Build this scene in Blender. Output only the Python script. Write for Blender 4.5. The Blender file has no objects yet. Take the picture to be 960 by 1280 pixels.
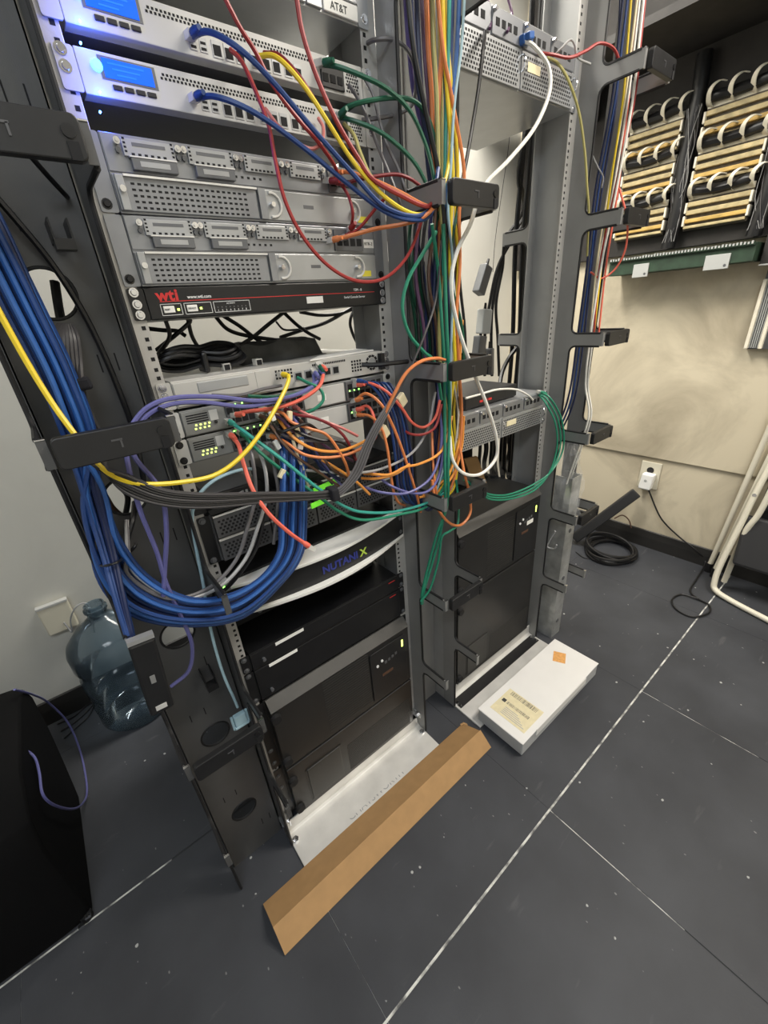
import bpy, math, random
from mathutils import Vector, Matrix
random.seed(7)
rnd = random.uniform
SC = bpy.context.scene
COL = SC.collection

# ------------------------------------------------------------------ camera
F_PX = 515.3785
def _rot(a, b, c):
    return (Matrix.Rotation(b, 3, 'Z') @ Matrix.Rotation(a, 3, 'X') @ Matrix.Rotation(c, 3, 'Z'))
CAM_R = _rot(1.1175, -.6486, -.0801)
CAM_C = Vector((-.14, -.7558, 1.3247))
cd = bpy.data.cameras.new('camera')
cd.sensor_fit = 'HORIZONTAL'; cd.sensor_width = 36; cd.lens = 36 * F_PX / 960
cd.clip_start = .01; cd.clip_end = 50
cam = bpy.data.objects.new('camera', cd); COL.objects.link(cam)
cam.matrix_world = Matrix.Translation(CAM_C) @ CAM_R.to_4x4()
SC.camera = cam

# ------------------------------------------------------------------ world, exposure, ceiling lamps
w = bpy.data.worlds.new('world'); SC.world = w; w.use_nodes = True
w.node_tree.nodes['Background'].inputs[0].default_value = (.8, .88, 1, 1)
w.node_tree.nodes['Background'].inputs[1].default_value = .05
vs = SC.view_settings
vs.view_transform = 'Standard'; vs.look = 'None'; vs.gamma = 1; vs.exposure = .35
vs.use_curve_mapping = False
CEIL = 2.75
LAMPS = [  # x, y, size x, size y, watts, colour
    (1.42, -1.05, 1.1, .55, 46, (1, .93, .83)),
    (-.75, -1.55, 1.2, .55, 24, (.88, .94, 1)),
    (1.05, .56, 1.2, .3, 46.5, (1, .96, .88)),
]
for (lx, ly, sx, sy, wt, lc) in LAMPS:
    ld = bpy.data.lights.new('troffer_light', 'AREA'); ld.shape = 'RECTANGLE'
    ld.size = sx; ld.size_y = sy; ld.energy = wt; ld.color = lc
    lo = bpy.data.objects.new('troffer_light', ld); COL.objects.link(lo)
    lo.location = (lx, ly, CEIL - .05)

# ------------------------------------------------------------------ pixel helpers (960x1280 frame -> point on a known plane)
def PX(u, v, ax, val):
    d = CAM_R @ Vector(((u - 480) / F_PX, -(v - 640) / F_PX, -1))
    i = 'xyz'.index(ax)
    return CAM_C + d * ((val - CAM_C[i]) / d[i])
def Y(u, v, y=0.): return PX(u, v, 'y', y)
def X(u, v, x): return PX(u, v, 'x', x)
def Z(u, v, z=0.): return PX(u, v, 'z', z)

# ------------------------------------------------------------------ materials
MATS = {}
def mat(name, col, rough=.5, metal=0., var=.0, vscale=20., bump=0., bscale=200., emit=0., trans=0., alpha=1., coat=0., spec=.5):
    if name in MATS: return MATS[name]
    m = bpy.data.materials.new(name); m.use_nodes = True
    nt = m.node_tree; b = nt.nodes['Principled BSDF']
    c = (*col, 1)
    b.inputs['Base Color'].default_value = c
    b.inputs['Roughness'].default_value = rough
    b.inputs['Metallic'].default_value = metal
    b.inputs['Specular IOR Level'].default_value = spec
    if coat: b.inputs['Coat Weight'].default_value = coat
    if trans: b.inputs['Transmission Weight'].default_value = trans; b.inputs['IOR'].default_value = 1.3
    if alpha < 1: b.inputs['Alpha'].default_value = alpha
    if emit:
        b.inputs['Emission Color'].default_value = c; b.inputs['Emission Strength'].default_value = emit
    if var or bump:
        tc = nt.nodes.new('ShaderNodeNewGeometry')
    if var:
        n = nt.nodes.new('ShaderNodeTexNoise'); n.inputs['Scale'].default_value = vscale; n.inputs['Detail'].default_value = 6
        r = nt.nodes.new('ShaderNodeValToRGB')
        r.color_ramp.elements[0].position = .3; r.color_ramp.elements[1].position = .7
        r.color_ramp.elements[0].color = tuple(max(0, x * (1 - var)) for x in col) + (1,)
        r.color_ramp.elements[1].color = tuple(min(1, x * (1 + var)) for x in col) + (1,)
        nt.links.new(tc.outputs['Position'], n.inputs['Vector'])
        nt.links.new(n.outputs['Fac'], r.inputs['Fac']); nt.links.new(r.outputs['Color'], b.inputs['Base Color'])
    if bump:
        n2 = nt.nodes.new('ShaderNodeTexNoise'); n2.inputs['Scale'].default_value = bscale; n2.inputs['Detail'].default_value = 3
        bp = nt.nodes.new('ShaderNodeBump'); bp.inputs['Strength'].default_value = bump; bp.inputs['Distance'].default_value = .001
        nt.links.new(tc.outputs['Position'], n2.inputs['Vector'])
        nt.links.new(n2.outputs['Fac'], bp.inputs['Height']); nt.links.new(bp.outputs['Normal'], b.inputs['Normal'])
    MATS[name] = m
    return m
M = {}
def dm(k, *a, **kw): M[k] = mat(k, *a, **kw)
dm('rail', (.50, .49, .47), .42, .35, var=.06, vscale=30, bump=.15, bscale=900)
dm('post', (.36, .36, .355), .42, .35, var=.06, vscale=12, bump=.15, bscale=900)
dm('mgr', (.10, .10, .10), .38, .25, var=.1, vscale=6, bump=.12, bscale=900)
dm('mgr_grey', (.27, .27, .265), .4, .3, var=.07, vscale=10, bump=.12, bscale=900)
dm('tip', (.42, .42, .42), .35, .5)
dm('blackplastic', (.012, .012, .013), .42, var=.15, vscale=40)
dm('blackmetal', (.010, .010, .011), .35, .1, var=.15, vscale=25)
dm('blackmatte', (.006, .006, .007), .8)
dm('rubber', (.008, .008, .009), .6)
dm('alu', (.72, .71, .68), .42, .35, var=.10, vscale=14, bump=.1, bscale=400)
dm('chrome', (.75, .75, .76), .18, 1.)
dm('steel', (.29, .30, .32), .33, .65, var=.06, vscale=25)
dm('steel_light', (.42, .43, .44), .33, .55, var=.05, vscale=25)
dm('steel_dark', (.15, .155, .165), .4, .5, var=.08, vscale=25)
dm('white_dev', (.54, .535, .515), .45, .05, var=.03, vscale=12)
dm('gw', (.52, .51, .48), .45, .15, var=.04, vscale=12)
dm('swgrey', (.22, .225, .22), .45, .2, var=.05, vscale=20)
dm('swlight', (.55, .55, .53), .45, .1)
dm('server_grey', (.10, .10, .105), .42, .35, var=.08, vscale=20)
dm('hole', (.004, .004, .005), .8)
dm('bezel_white', (.80, .79, .75), .35)
dm('paper', (.85, .84, .80), .7)
dm('ink', (.05, .05, .05), .7)
dm('lcd', (.004, .085, .62), .25, emit=.9)
dm('lcd_text', (.008, .125, .74), .3, emit=.9)
dm('led_blue', (.05, .25, 1.), .3, emit=30)
dm('led_knob', (.08, .5, 1.), .3, emit=4)
dm('led_green', (.25, 1., .12), .3, emit=5)
dm('led_yellow', (.75, 1., .15), .3, emit=2.5)
dm('green_tab_glow', (.22, .85, .05), .4, emit=.25)  # pull tabs are no lamps; a weak glow is put into their material
dm('wti_red', (.62, .03, .03), .5)
dm('textwhite', (.8, .8, .8), .5)
dm('nut_blue', (.03, .04, .22), .45)
dm('nut_green', (.45, .62, .08), .45)
dm('sticker', (.82, .72, .06), .6)
dm('label_cream', (.76, .68, .45), .7, var=.06, vscale=60)
dm('orange_stk', (.75, .38, .12), .7, var=.15, vscale=120)
dm('cardboard', (.40, .235, .10), .75, var=.07, vscale=30)
dm('whitebox', (.80, .79, .77), .6, var=.03, vscale=9, bump=.1, bscale=60)
dm('greybox', (.46, .47, .48), .6, var=.05, vscale=9)
dm('blockcream', (.47, .38, .20), .55, var=.3, vscale=25)
dm('blockyellow', (.55, .36, .10), .55, var=.22, vscale=25)
dm('blockdark', (.10, .085, .065), .7, var=.3, vscale=60)
dm('ringcream', (.80, .75, .62), .5, var=.06, vscale=30)
dm('boardgreen', (.02, .045, .025), .6, var=.3, vscale=30)
dm('board_dark', (.025, .022, .02), .7, var=.3, vscale=15)
dm('plate_grey', (.42, .43, .42), .5)
dm('chaircream', (.74, .70, .58), .4, var=.04, vscale=8)
dm('seat', (.022, .022, .024), .6, bump=.2, bscale=500)
dm('outlet', (.66, .62, .50), .45)
dm('plugwhite', (.9, .9, .88), .3)
dm('velcro', (.012, .012, .016), .9, bump=.4, bscale=900)
dm('cloth', (.07, .07, .066), .85, var=.2, vscale=40, bump=.4, bscale=300)
dm('case_black', (.0022, .0022, .0026), .8, bump=.2, bscale=200, spec=.15)
dm('galv', (.62, .63, .62), .32, .7, var=.25, vscale=22)
dm('bagfilm', (.9, .92, .93), .12, alpha=.10)
dm('clearplug', (.8, .78, .72), .15, alpha=.6)
dm('db9', (.38, .55, .62), .5)
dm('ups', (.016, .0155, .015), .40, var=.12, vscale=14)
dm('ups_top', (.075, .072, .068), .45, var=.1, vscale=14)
dm('ups_grille', (.030, .029, .027), .45)
# cable jackets
CC = dict(blue=(.014, .050, .19), navy=(.009, .018, .07), brightblue=(.028, .11, .36), dgrey=(.055, .052, .055), red=(.33, .03, .028), coral=(.80, .15, .10),
          orange=(.72, .23, .075), orange2=(.80, .32, .06), yellow=(.85, .62, .03), green=(.02, .22, .13), dgreen=(.01, .10, .055),
          teal=(.045, .34, .28), lavender=(.13, .13, .33), purple=(.09, .065, .26), white=(.80, .78, .72), grey=(.13, .125, .13),
          lgrey=(.36, .36, .36), black=(.008, .008, .009), brown=(.10, .05, .03), pink=(.62, .20, .18), ltblue=(.38, .55, .62),
          olive=(.42, .38, .14), dred=(.20, .015, .02), cream=(.72, .66, .46), plum=(.10, .045, .10))
for k, c in CC.items(): dm('c_' + k, c, .42, var=.05, vscale=80)

def floor_mat():
    m = bpy.data.materials.new('floor_paint'); m.use_nodes = True
    nt = m.node_tree; b = nt.nodes['Principled BSDF']; N = nt.nodes.new; L = nt.links.new
    g = N('ShaderNodeNewGeometry')
    n1 = N('ShaderNodeTexNoise'); n1.inputs['Scale'].default_value = 3.5; n1.inputs['Detail'].default_value = 7
    r1 = N('ShaderNodeValToRGB'); r1.color_ramp.elements[0].position = .3; r1.color_ramp.elements[1].position = .75
    r1.color_ramp.elements[0].color = (.034, .036, .042, 1); r1.color_ramp.elements[1].color = (.062, .066, .076, 1)
    L(g.outputs['Position'], n1.inputs['Vector']); L(n1.outputs['Fac'], r1.inputs['Fac'])
    # paint chips: small scattered pale specks
    v = N('ShaderNodeTexVoronoi'); v.inputs['Scale'].default_value = 15; v.inputs['Randomness'].default_value = 1
    n2 = N('ShaderNodeTexNoise'); n2.inputs['Scale'].default_value = 90; n2.inputs['Detail'].default_value = 2
    mm = N('ShaderNodeMath'); mm.operation = 'MULTIPLY_ADD'; mm.inputs[1].default_value = .10; 
    L(g.outputs['Position'], v.inputs['Vector']); L(g.outputs['Position'], n2.inputs['Vector'])
    L(n2.outputs['Fac'], mm.inputs[0]); L(v.outputs['Distance'], mm.inputs[2])
    rs = N('ShaderNodeValToRGB'); rs.color_ramp.elements[0].position = .094; rs.color_ramp.elements[1].position = .106
    rs.color_ramp.elements[0].color = (1, 1, 1, 1); rs.color_ramp.elements[1].color = (0, 0, 0, 1)
    L(mm.outputs[0], rs.inputs['Fac'])
    v2 = N('ShaderNodeTexVoronoi'); v2.inputs['Scale'].default_value = 31
    mm2 = N('ShaderNodeMath'); mm2.operation = 'MULTIPLY_ADD'; mm2.inputs[1].default_value = .16
    mp2 = N('ShaderNodeMapping'); mp2.inputs['Rotation'].default_value = (0, 0, .6); mp2.inputs['Scale'].default_value = (1, .6, 1)
    L(g.outputs['Position'], mp2.inputs['Vector']); L(mp2.outputs['Vector'], v2.inputs['Vector']); L(n2.outputs['Fac'], mm2.inputs[0]); L(v2.outputs['Distance'], mm2.inputs[2])
    rs2 = N('ShaderNodeValToRGB'); rs2.color_ramp.elements[0].position = .108; rs2.color_ramp.elements[1].position = .135
    rs2.color_ramp.elements[0].color = (.38, .38, .38, 1); rs2.color_ramp.elements[1].color = (0, 0, 0, 1)
    L(mm2.outputs[0], rs2.inputs['Fac'])
    ad = N('ShaderNodeMath'); ad.operation = 'MAXIMUM'; L(rs.outputs['Color'], ad.inputs[0]); L(rs2.outputs['Color'], ad.inputs[1])
    mx = N('ShaderNodeMix'); mx.data_type = 'RGBA'; mx.inputs[7].default_value = (.42, .43, .42, 1)
    L(ad.outputs[0], mx.inputs[0]); L(r1.outputs['Color'], mx.inputs[6])
    # faint scuffs
    mp = N('ShaderNodeMapping'); mp.inputs['Scale'].default_value = (3, 16, 1); mp.inputs['Rotation'].default_value = (0, 0, .7)
    n3 = N('ShaderNodeTexNoise'); n3.inputs['Scale'].default_value = 2; n3.inputs['Detail'].default_value = 8
    L(g.outputs['Position'], mp.inputs['Vector']); L(mp.outputs['Vector'], n3.inputs['Vector'])
    r3 = N('ShaderNodeValToRGB'); r3.color_ramp.elements[0].position = .66; r3.color_ramp.elements[1].position = .80
    r3.color_ramp.elements[1].color = (.35, .35, .35, 1)
    L(n3.outputs['Fac'], r3.inputs['Fac'])
    mx2 = N('ShaderNodeMix'); mx2.data_type = 'RGBA'; mx2.inputs[7].default_value = (.20, .20, .20, 1)
    L(r3.outputs['Color'], mx2.inputs[0]); L(mx.outputs[2], mx2.inputs[6])
    L(mx2.outputs[2], b.inputs['Base Color'])
    b.inputs['Roughness'].default_value = .58; b.inputs['Specular IOR Level'].default_value = .35
    n4 = N('ShaderNodeTexNoise'); n4.inputs['Scale'].default_value = 170; n4.inputs['Detail'].default_value = 4
    bp = N('ShaderNodeBump'); bp.inputs['Strength'].default_value = .14; bp.inputs['Distance'].default_value = .0012
    L(g.outputs['Position'], n4.inputs['Vector']); L(n4.outputs['Fac'], bp.inputs['Height']); L(bp.outputs['Normal'], b.inputs['Normal'])
    return m
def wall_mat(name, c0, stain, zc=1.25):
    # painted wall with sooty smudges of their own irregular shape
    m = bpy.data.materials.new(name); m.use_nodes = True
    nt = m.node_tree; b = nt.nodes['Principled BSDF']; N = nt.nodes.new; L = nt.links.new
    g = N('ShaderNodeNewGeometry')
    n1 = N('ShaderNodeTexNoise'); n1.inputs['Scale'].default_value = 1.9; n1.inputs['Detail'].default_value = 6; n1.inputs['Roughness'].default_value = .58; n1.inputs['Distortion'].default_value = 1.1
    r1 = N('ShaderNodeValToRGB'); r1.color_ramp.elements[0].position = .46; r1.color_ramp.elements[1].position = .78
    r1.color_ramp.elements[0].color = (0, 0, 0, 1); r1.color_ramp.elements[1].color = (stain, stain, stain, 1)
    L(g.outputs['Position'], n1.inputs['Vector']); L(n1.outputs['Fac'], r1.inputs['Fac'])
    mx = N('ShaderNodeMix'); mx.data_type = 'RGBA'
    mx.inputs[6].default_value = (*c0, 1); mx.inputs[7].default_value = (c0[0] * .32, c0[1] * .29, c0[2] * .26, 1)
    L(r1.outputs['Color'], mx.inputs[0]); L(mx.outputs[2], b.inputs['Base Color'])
    b.inputs['Roughness'].default_value = .55
    n4 = N('ShaderNodeTexNoise'); n4.inputs['Scale'].default_value = 140
    bp = N('ShaderNodeBump'); bp.inputs['Strength'].default_value = .12; bp.inputs['Distance'].default_value = .001
    L(g.outputs['Position'], n4.inputs['Vector']); L(n4.outputs['Fac'], bp.inputs['Height']); L(bp.outputs['Normal'], b.inputs['Normal'])
    return m
def grout_mat():
    m = bpy.data.materials.new('joint_filler'); m.use_nodes = True
    nt = m.node_tree; b = nt.nodes['Principled BSDF']; N = nt.nodes.new; L = nt.links.new
    g = N('ShaderNodeNewGeometry')
    n1 = N('ShaderNodeTexNoise'); n1.inputs['Scale'].default_value = 26; n1.inputs['Detail'].default_value = 5
    r1 = N('ShaderNodeValToRGB'); r1.color_ramp.elements[0].position = .38; r1.color_ramp.elements[1].position = .56
    r1.color_ramp.elements[0].color = (.13, .13, .13, 1); r1.color_ramp.elements[1].color = (.70, .70, .66, 1)
    L(g.outputs['Position'], n1.inputs['Vector']); L(n1.outputs['Fac'], r1.inputs['Fac'])
    # filler is painted over near the rack feet
    sx_ = N('ShaderNodeSeparateXYZ'); L(g.outputs['Position'], sx_.inputs[0])
    c1 = N('ShaderNodeMath'); c1.operation = 'GREATER_THAN'; c1.inputs[1].default_value = -.29; L(sx_.outputs[0], c1.inputs[0])
    c2 = N('ShaderNodeMath'); c2.operation = 'GREATER_THAN'; c2.inputs[1].default_value = -.2; L(sx_.outputs[1], c2.inputs[0])
    c3 = N('ShaderNodeMath'); c3.operation = 'MULTIPLY'; L(c1.outputs[0], c3.inputs[0]); L(c2.outputs[0], c3.inputs[1])
    c4 = N('ShaderNodeMath'); c4.operation = 'LESS_THAN'; c4.inputs[1].default_value = -.80; L(sx_.outputs[1], c4.inputs[0])
    c5 = N('ShaderNodeMath'); c5.operation = 'MAXIMUM'; L(c3.outputs[0], c5.inputs[0]); L(c4.outputs[0], c5.inputs[1])
    mx = N('ShaderNodeMix'); mx.data_type = 'RGBA'; mx.inputs[7].default_value = (.03, .032, .036, 1)
    L(c5.outputs[0], mx.inputs[0]); L(r1.outputs['Color'], mx.inputs[6]); L(mx.outputs[2], b.inputs['Base Color'])
    b.inputs['Roughness'].default_value = .8
    return m

# ------------------------------------------------------------------ mesh builder
class MB:
    def __init__(s): s.v = []; s.f = []
    def add(s, vs, fs):
        o = len(s.v); s.v += [tuple(p) for p in vs]; s.f += [tuple(i + o for i in f) for f in fs]; return s
    def box(s, x0, x1, y0, y1, z0, z1):
        v = [(x, y, z) for z in (z0, z1) for y in (y0, y1) for x in (x0, x1)]
        return s.add(v, [(0, 2, 3, 1), (4, 5, 7, 6), (0, 1, 5, 4), (2, 6, 7, 3), (0, 4, 6, 2), (1, 3, 7, 5)])
    def obox(s, c, ax, ay, az):
        c, ax, ay, az = map(Vector, (c, ax, ay, az))
        v = [c + ax * i + ay * j + az * k for k in (-1, 1) for j in (-1, 1) for i in (-1, 1)]
        return s.add(v, [(0, 2, 3, 1), (4, 5, 7, 6), (0, 1, 5, 4), (2, 6, 7, 3), (0, 4, 6, 2), (1, 3, 7, 5)])
    def cyl(s, p0, p1, r, n=10, r2=None, caps=True):
        return s.tube([p0, p1], r, n, caps, r2)
    def tube(s, pts, r, n=8, caps=True, r2=None, radii=None, closed=False):
        pts = [Vector(p) for p in pts]; k = len(pts)
        up = None; rings = []
        for i, p in enumerate(pts):
            if closed: t = (pts[(i + 1) % k] - pts[i - 1])
            else: t = (pts[min(i + 1, k - 1)] - pts[max(i - 1, 0)])
            if t.length < 1e-9: t = Vector((0, 0, 1))
            t.normalize()
            if up is None:
                a = Vector((0, 0, 1)) if abs(t.z) < .9 else Vector((1, 0, 0))
                up = (a - t * a.dot(t)).normalized()
            else:
                up = up - t * up.dot(t)
                if up.length < 1e-6: up = Vector((1, 0, 0)) - t * t.x
                up.normalize()
            sd = t.cross(up)
            rr = radii[i] if radii else (r if r2 is None else r + (r2 - r) * i / max(1, k - 1))
            rings.append([p + (up * math.cos(q) + sd * math.sin(q)) * rr for q in (2 * math.pi * j / n for j in range(n))])
        v = [q for rg in rings for q in rg]; f = []
        for i in range(k if closed else k - 1):
            a, b = i * n, ((i + 1) % k) * n
            for j in range(n):
                f.append((a + j, a + (j + 1) % n, b + (j + 1) % n, b + j))
        if caps and not closed:
            f.append(tuple(range(n - 1, -1, -1))); f.append(tuple((k - 1) * n + j for j in range(n)))
        return s.add(v, f)
    def prism(s, poly, plane, a, b):
        n = len(poly)
        def P(p, t):
            return {'xz': (p[0], t, p[1]), 'yz': (t, p[0], p[1]), 'xy': (p[0], p[1], t)}[plane]
        v = [P(p, a) for p in poly] + [P(p, b) for p in poly]
        f = [tuple(range(n)), tuple(range(2 * n - 1, n - 1, -1))]
        for i in range(n): f.append((i, i + n, (i + 1) % n + n, (i + 1) % n))
        return s.add(v, f)
    def quad(s, a, b, c, d): return s.add([a, b, c, d], [(0, 1, 2, 3)])
    def lathe(s, prof, c, n=32):
        v = []; f = []
        for (r, z) in prof:
            for j in range(n):
                q = 2 * math.pi * j / n; v.append((c[0] + r * math.cos(q), c[1] + r * math.sin(q), c[2] + z))
        for i in range(len(prof) - 1):
            for j in range(n):
                f.append((i * n + j, i * n + (j + 1) % n, (i + 1) * n + (j + 1) % n, (i + 1) * n + j))
        return s.add(v, f)
    def build(s, name, m, parent=None, smooth=False, bevel=0., stuff=False, local=False, label=None):
        me = bpy.data.meshes.new(name)
        off = Vector((0, 0, 0))
        if parent is not None and not local:
            q = parent
            while q is not None: off = off + q.location; q = q.parent
        me.from_pydata([tuple(Vector(p) - off) for p in s.v], [], s.f); me.validate(); me.update()
        import bmesh
        bm = bmesh.new(); bm.from_mesh(me); bmesh.ops.recalc_face_normals(bm, faces=bm.faces[:]); bm.to_mesh(me); bm.free()
        if smooth:
            for p in me.polygons: p.use_smooth = True
            me.set_sharp_from_angle(angle=math.radians(45))
        me.materials.append(M[m] if isinstance(m, str) else m)
        o = bpy.data.objects.new(name, me); COL.objects.link(o)
        if parent is not None: o.parent = parent
        if bevel:
            bv = o.modifiers.new('bevel', 'BEVEL'); bv.width = bevel; bv.segments = 2; bv.limit_method = 'ANGLE'; bv.angle_limit = .6
        if stuff: o['kind'] = 'stuff'
        if label: o['label'] = label
        return o
def tag(o, label, cat, group=None):
    o['label'] = label; o['category'] = cat
    if group: o['group'] = group
    return o
def thing(name, label, cat, loc=(0, 0, 0), group=None, rz=0):
    o = bpy.data.objects.new(name, None); COL.objects.link(o); o.location = loc; o.rotation_euler = (0, 0, rz)
    o.empty_display_size = .05
    return tag(o, label, cat, group)
def struct(o): o['kind'] = 'structure'; return o
def text(s, size, pos, m, parent, name='lettering', xdir=(1, 0, 0), ydir=(0, 0, 1), bold=0., sx=1., depth=.0003):
    cu = bpy.data.curves.new(name, 'FONT'); cu.body = s; cu.size = size; cu.offset = bold; cu.extrude = depth
    cu.resolution_u = 3
    t = bpy.data.objects.new(name, cu); COL.objects.link(t)
    dg = bpy.context.evaluated_depsgraph_get(); me = bpy.data.meshes.new_from_object(t.evaluated_get(dg))
    bpy.data.objects.remove(t); bpy.data.curves.remove(cu)
    xd, yd = Vector(xdir).normalized(), Vector(ydir).normalized(); zd = xd.cross(yd)
    off = Vector((0, 0, 0)); q = parent
    while q is not None: off = off + q.location; q = q.parent
    for v in me.vertices:
        c = v.co.copy(); v.co = Vector(pos) + xd * c.x * sx + yd * c.y + zd * c.z - off
    me.materials.clear(); me.materials.append(M[m])
    o = bpy.data.objects.new(name, me); COL.objects.link(o); o.parent = parent
    return o
def rrect(x0, x1, z0, z1, r, n=4):
    p = []
    for (cx, cz, a0) in ((x1 - r, z1 - r, 0), (x0 + r, z1 - r, 90), (x0 + r, z0 + r, 180), (x1 - r, z0 + r, 270)):
        for i in range(n + 1):
            a = math.radians(a0 + 90 * i / n); p.append((cx + r * math.cos(a), cz + r * math.sin(a)))
    return p
def smooth_path(pts, k=7):
    pts = [Vector(p) for p in pts]
    if len(pts) < 3: return pts
    P = [pts[0] * 2 - pts[1]] + pts + [pts[-1] * 2 - pts[-2]]; out = []
    for i in range(1, len(P) - 2):
        a, b, c, d = P[i - 1:i + 3]
        for j in range(k):
            t = j / k
            out.append(.5 * ((2 * b) + (c - a) * t + (2 * a - 5 * b + 4 * c - d) * t * t + (3 * b - a - 3 * c + d) * t ** 3))
    out.append(pts[-1]); return out

# ------------------------------------------------------------------ room
WX, WY = 2.25, .941           # right wall, back wall
XL, YF = -2.1, -2.4
FM = floor_mat()
fl = MB().box(XL, WX, YF, WY, -.06, -.0015).build('floor', grout_mat()); struct(fl)
TS = .6096; tx0, ty0 = .594, -.462
tile_me = {}
nx0, nx1 = -5, 3; ny0, ny1 = -4, 3
for i in range(nx0, nx1 + 1):
    for j in range(ny0, ny1 + 1):
        x0 = max(XL, tx0 + i * TS); x1 = min(WX, tx0 + (i + 1) * TS)
        y0 = max(YF, ty0 + j * TS); y1 = min(WY, ty0 + (j + 1) * TS)
        if x1 - x0 < .02 or y1 - y0 < .02: continue
        # joints left open (pale filler shows) only where the paint has cracked along them
        gl = gr = gb = gt = .0004
        wide = .0028
        if j == -1: gt = wide
        if j == 0: gb = wide
        if j == -1 and i in (0, 1): gl = .0016
        if j == -1 and i in (-1, 0): gr = .0016
        if j == 0 and i == -2: gt = wide
        if j == 1 and i == -2: gb = wide
        if j == 0 and i == -3: gt = wide
        if j == 1 and i == -3: gb = wide
        MB().box(x0 + gl, x1 - gr, y0 + gb, y1 - gt, -.03, 0).build('floor_tile', FM, fl)
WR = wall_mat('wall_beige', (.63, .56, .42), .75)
WB = wall_mat('wall_cream', (.62, .61, .56), .12)
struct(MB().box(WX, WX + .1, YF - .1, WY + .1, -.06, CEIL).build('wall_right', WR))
bk = struct(MB().box(XL - .1, WX, WY, WY + .1, -.06, CEIL).build('wall_back', WB))
struct(MB().box(XL - .1, XL, YF - .1, WY, -.06, CEIL).build('wall_left', WB))
struct(MB().box(XL, WX, YF - .1, YF, -.06, CEIL).build('wall_front', WB))
struct(MB().box(XL - .1, WX + .1, YF - .1, WY + .1, CEIL, CEIL + .1).build('ceiling', mat('ceiling_tile', (.5, .5, .48), .9)))
dm('basevinyl', (.020, .019, .018), .5, var=.1)
bbp = [(0, 0), (-.010, 0), (-.010, .06), (-.006, .098), (0, .102)]
struct(MB().prism([(WX + a, b) for a, b in bbp], 'xz', YF, WY - .008).build('baseboard_right', 'basevinyl'))
struct(MB().prism([(WY + a, b) for a, b in bbp], 'yz', XL, WX - .008).build('baseboard_back', 'basevinyl'))
# plywood backer board fixed to the right wall, its lower edge at half a metre
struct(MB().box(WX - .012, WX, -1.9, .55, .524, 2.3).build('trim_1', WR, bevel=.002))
# faint panel seam on the back wall
for (lx, ly, sx, sy, wt, lc) in LAMPS:
    t = thing('ceiling_light', 'recessed ceiling light over the ' + {46: 'aisle by the beige wall', 24: 'open floor before the left rack', 46.5: 'gap behind the racks'}[wt], 'light', (lx, ly, CEIL))
    fr = MB()
    for a in (-1, 1):
        fr.box(lx + a * (sx / 2 + .02) - .02, lx + a * (sx / 2 + .02) + .02, ly - sy / 2 - .04, ly + sy / 2 + .04, CEIL - .03, CEIL)
        fr.box(lx - sx / 2, lx + sx / 2, ly + a * (sy / 2 + .02) - .02, ly + a * (sy / 2 + .02) + .02, CEIL - .03, CEIL)
    fr.build('frame', 'white_dev', t)
    MB().box(lx - sx / 2, lx + sx / 2, ly - sy / 2, ly + sy / 2, CEIL - .02, CEIL - .012).build('diffuser', 'white_dev', t)

# ------------------------------------------------------------------ racks
U = .04445; W = .4826
X2 = .6655
TOP = 2.13
ZK = [.31 + .2975 * k for k in range(7)]     # finger heights of the cable managers
def rail_holes(mb, xc, z0, z1, y):
    z = z0
    while z < z1:
        for d in (.00635, .02222, .0381):
            mb.box(xc - .0028, xc + .0028, y - .0004, y + .002, z + d - .0028, z + d + .0028)
        z += U
def rack(dx, label):
    t = thing('equipment_rack', label, 'rack', (dx + W / 2, .05, 0))
    for sgn in (0, 1):
        xo = dx - .016 if sgn == 0 else dx + .4986       # outer face
        xi = dx + .016 if sgn == 0 else dx + .4666
        a, b = min(xo, xi), max(xo, xi)
        MB().box(a, b, .003, .006, .0, TOP).build('rail', 'rail', t, bevel=.0008)
        wx = (xo, xo + .003) if sgn == 0 else (xo - .003, xo)
        MB().box(wx[0], wx[1], .006, .1, .0, TOP).build('post_web', 'post', t)
        MB().box(a, b, .1, .103, .0, TOP).build('rear_flange', 'post', t)
        h = MB(); rail_holes(h, dx + .0087 if sgn == 0 else dx + .4739, .06, TOP - .02, .003)
        h.build('rail_holes', 'hole', t, stuff=True)
        # foot bolt
        MB().cyl((xo + (.012 if sgn == 0 else -.012), -.045, .006), (xo + (.012 if sgn == 0 else -.012), -.045, .014), .009, 6).build('foot_bolt', 'chrome', t)
    MB().box(dx - .016, dx + .4986, -.01, .11, TOP, TOP + .006).build('top_bar', 'post', t)
    # base angle: vertical leg and floor leg
    ba = MB().prism([(-.012, .0), (-.012, .052), (-.016, .052), (-.016, .014), (-.022, .008), (-.165, .006), (-.165, .0)], 'yz', dx - .016, dx + .4986)
    ba.build('base_angle', 'alu', t, bevel=.001)
    MB().prism([(.118, .0), (.118, .052), (.122, .052), (.122, .008), (.25, .006), (.25, .0)], 'yz', dx - .016, dx + .4986).build('rear_base_angle', 'alu', t)
    return t
r1 = rack(0, 'open grey rack nearest the camera, full of tangled patch cables')
r2 = rack(X2, 'open grey rack farther along, with white box at its foot')
text('CHATSWORTH', .030, (.14, -.108, .0068), 'steel_light', r1, 'stamped_lettering', (1, 0, 0), (0, 1, 0), depth=.0001)
# black strip and rivets on the far rack's base
MB().box(X2 - .008, X2 + .49, -.072, -.03, .0072, .0085).build('black_strip', 'blackplastic', r2)
for (x, y) in ((X2 + .0, -.064), (X2 + .0, -.04), (X2 + .482, -.064), (X2 + .482, -.038)):
    MB().cyl((x, y, .0085), (x, y, .0105), .004, 8).build('rivet', 'chrome', r2)
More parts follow.
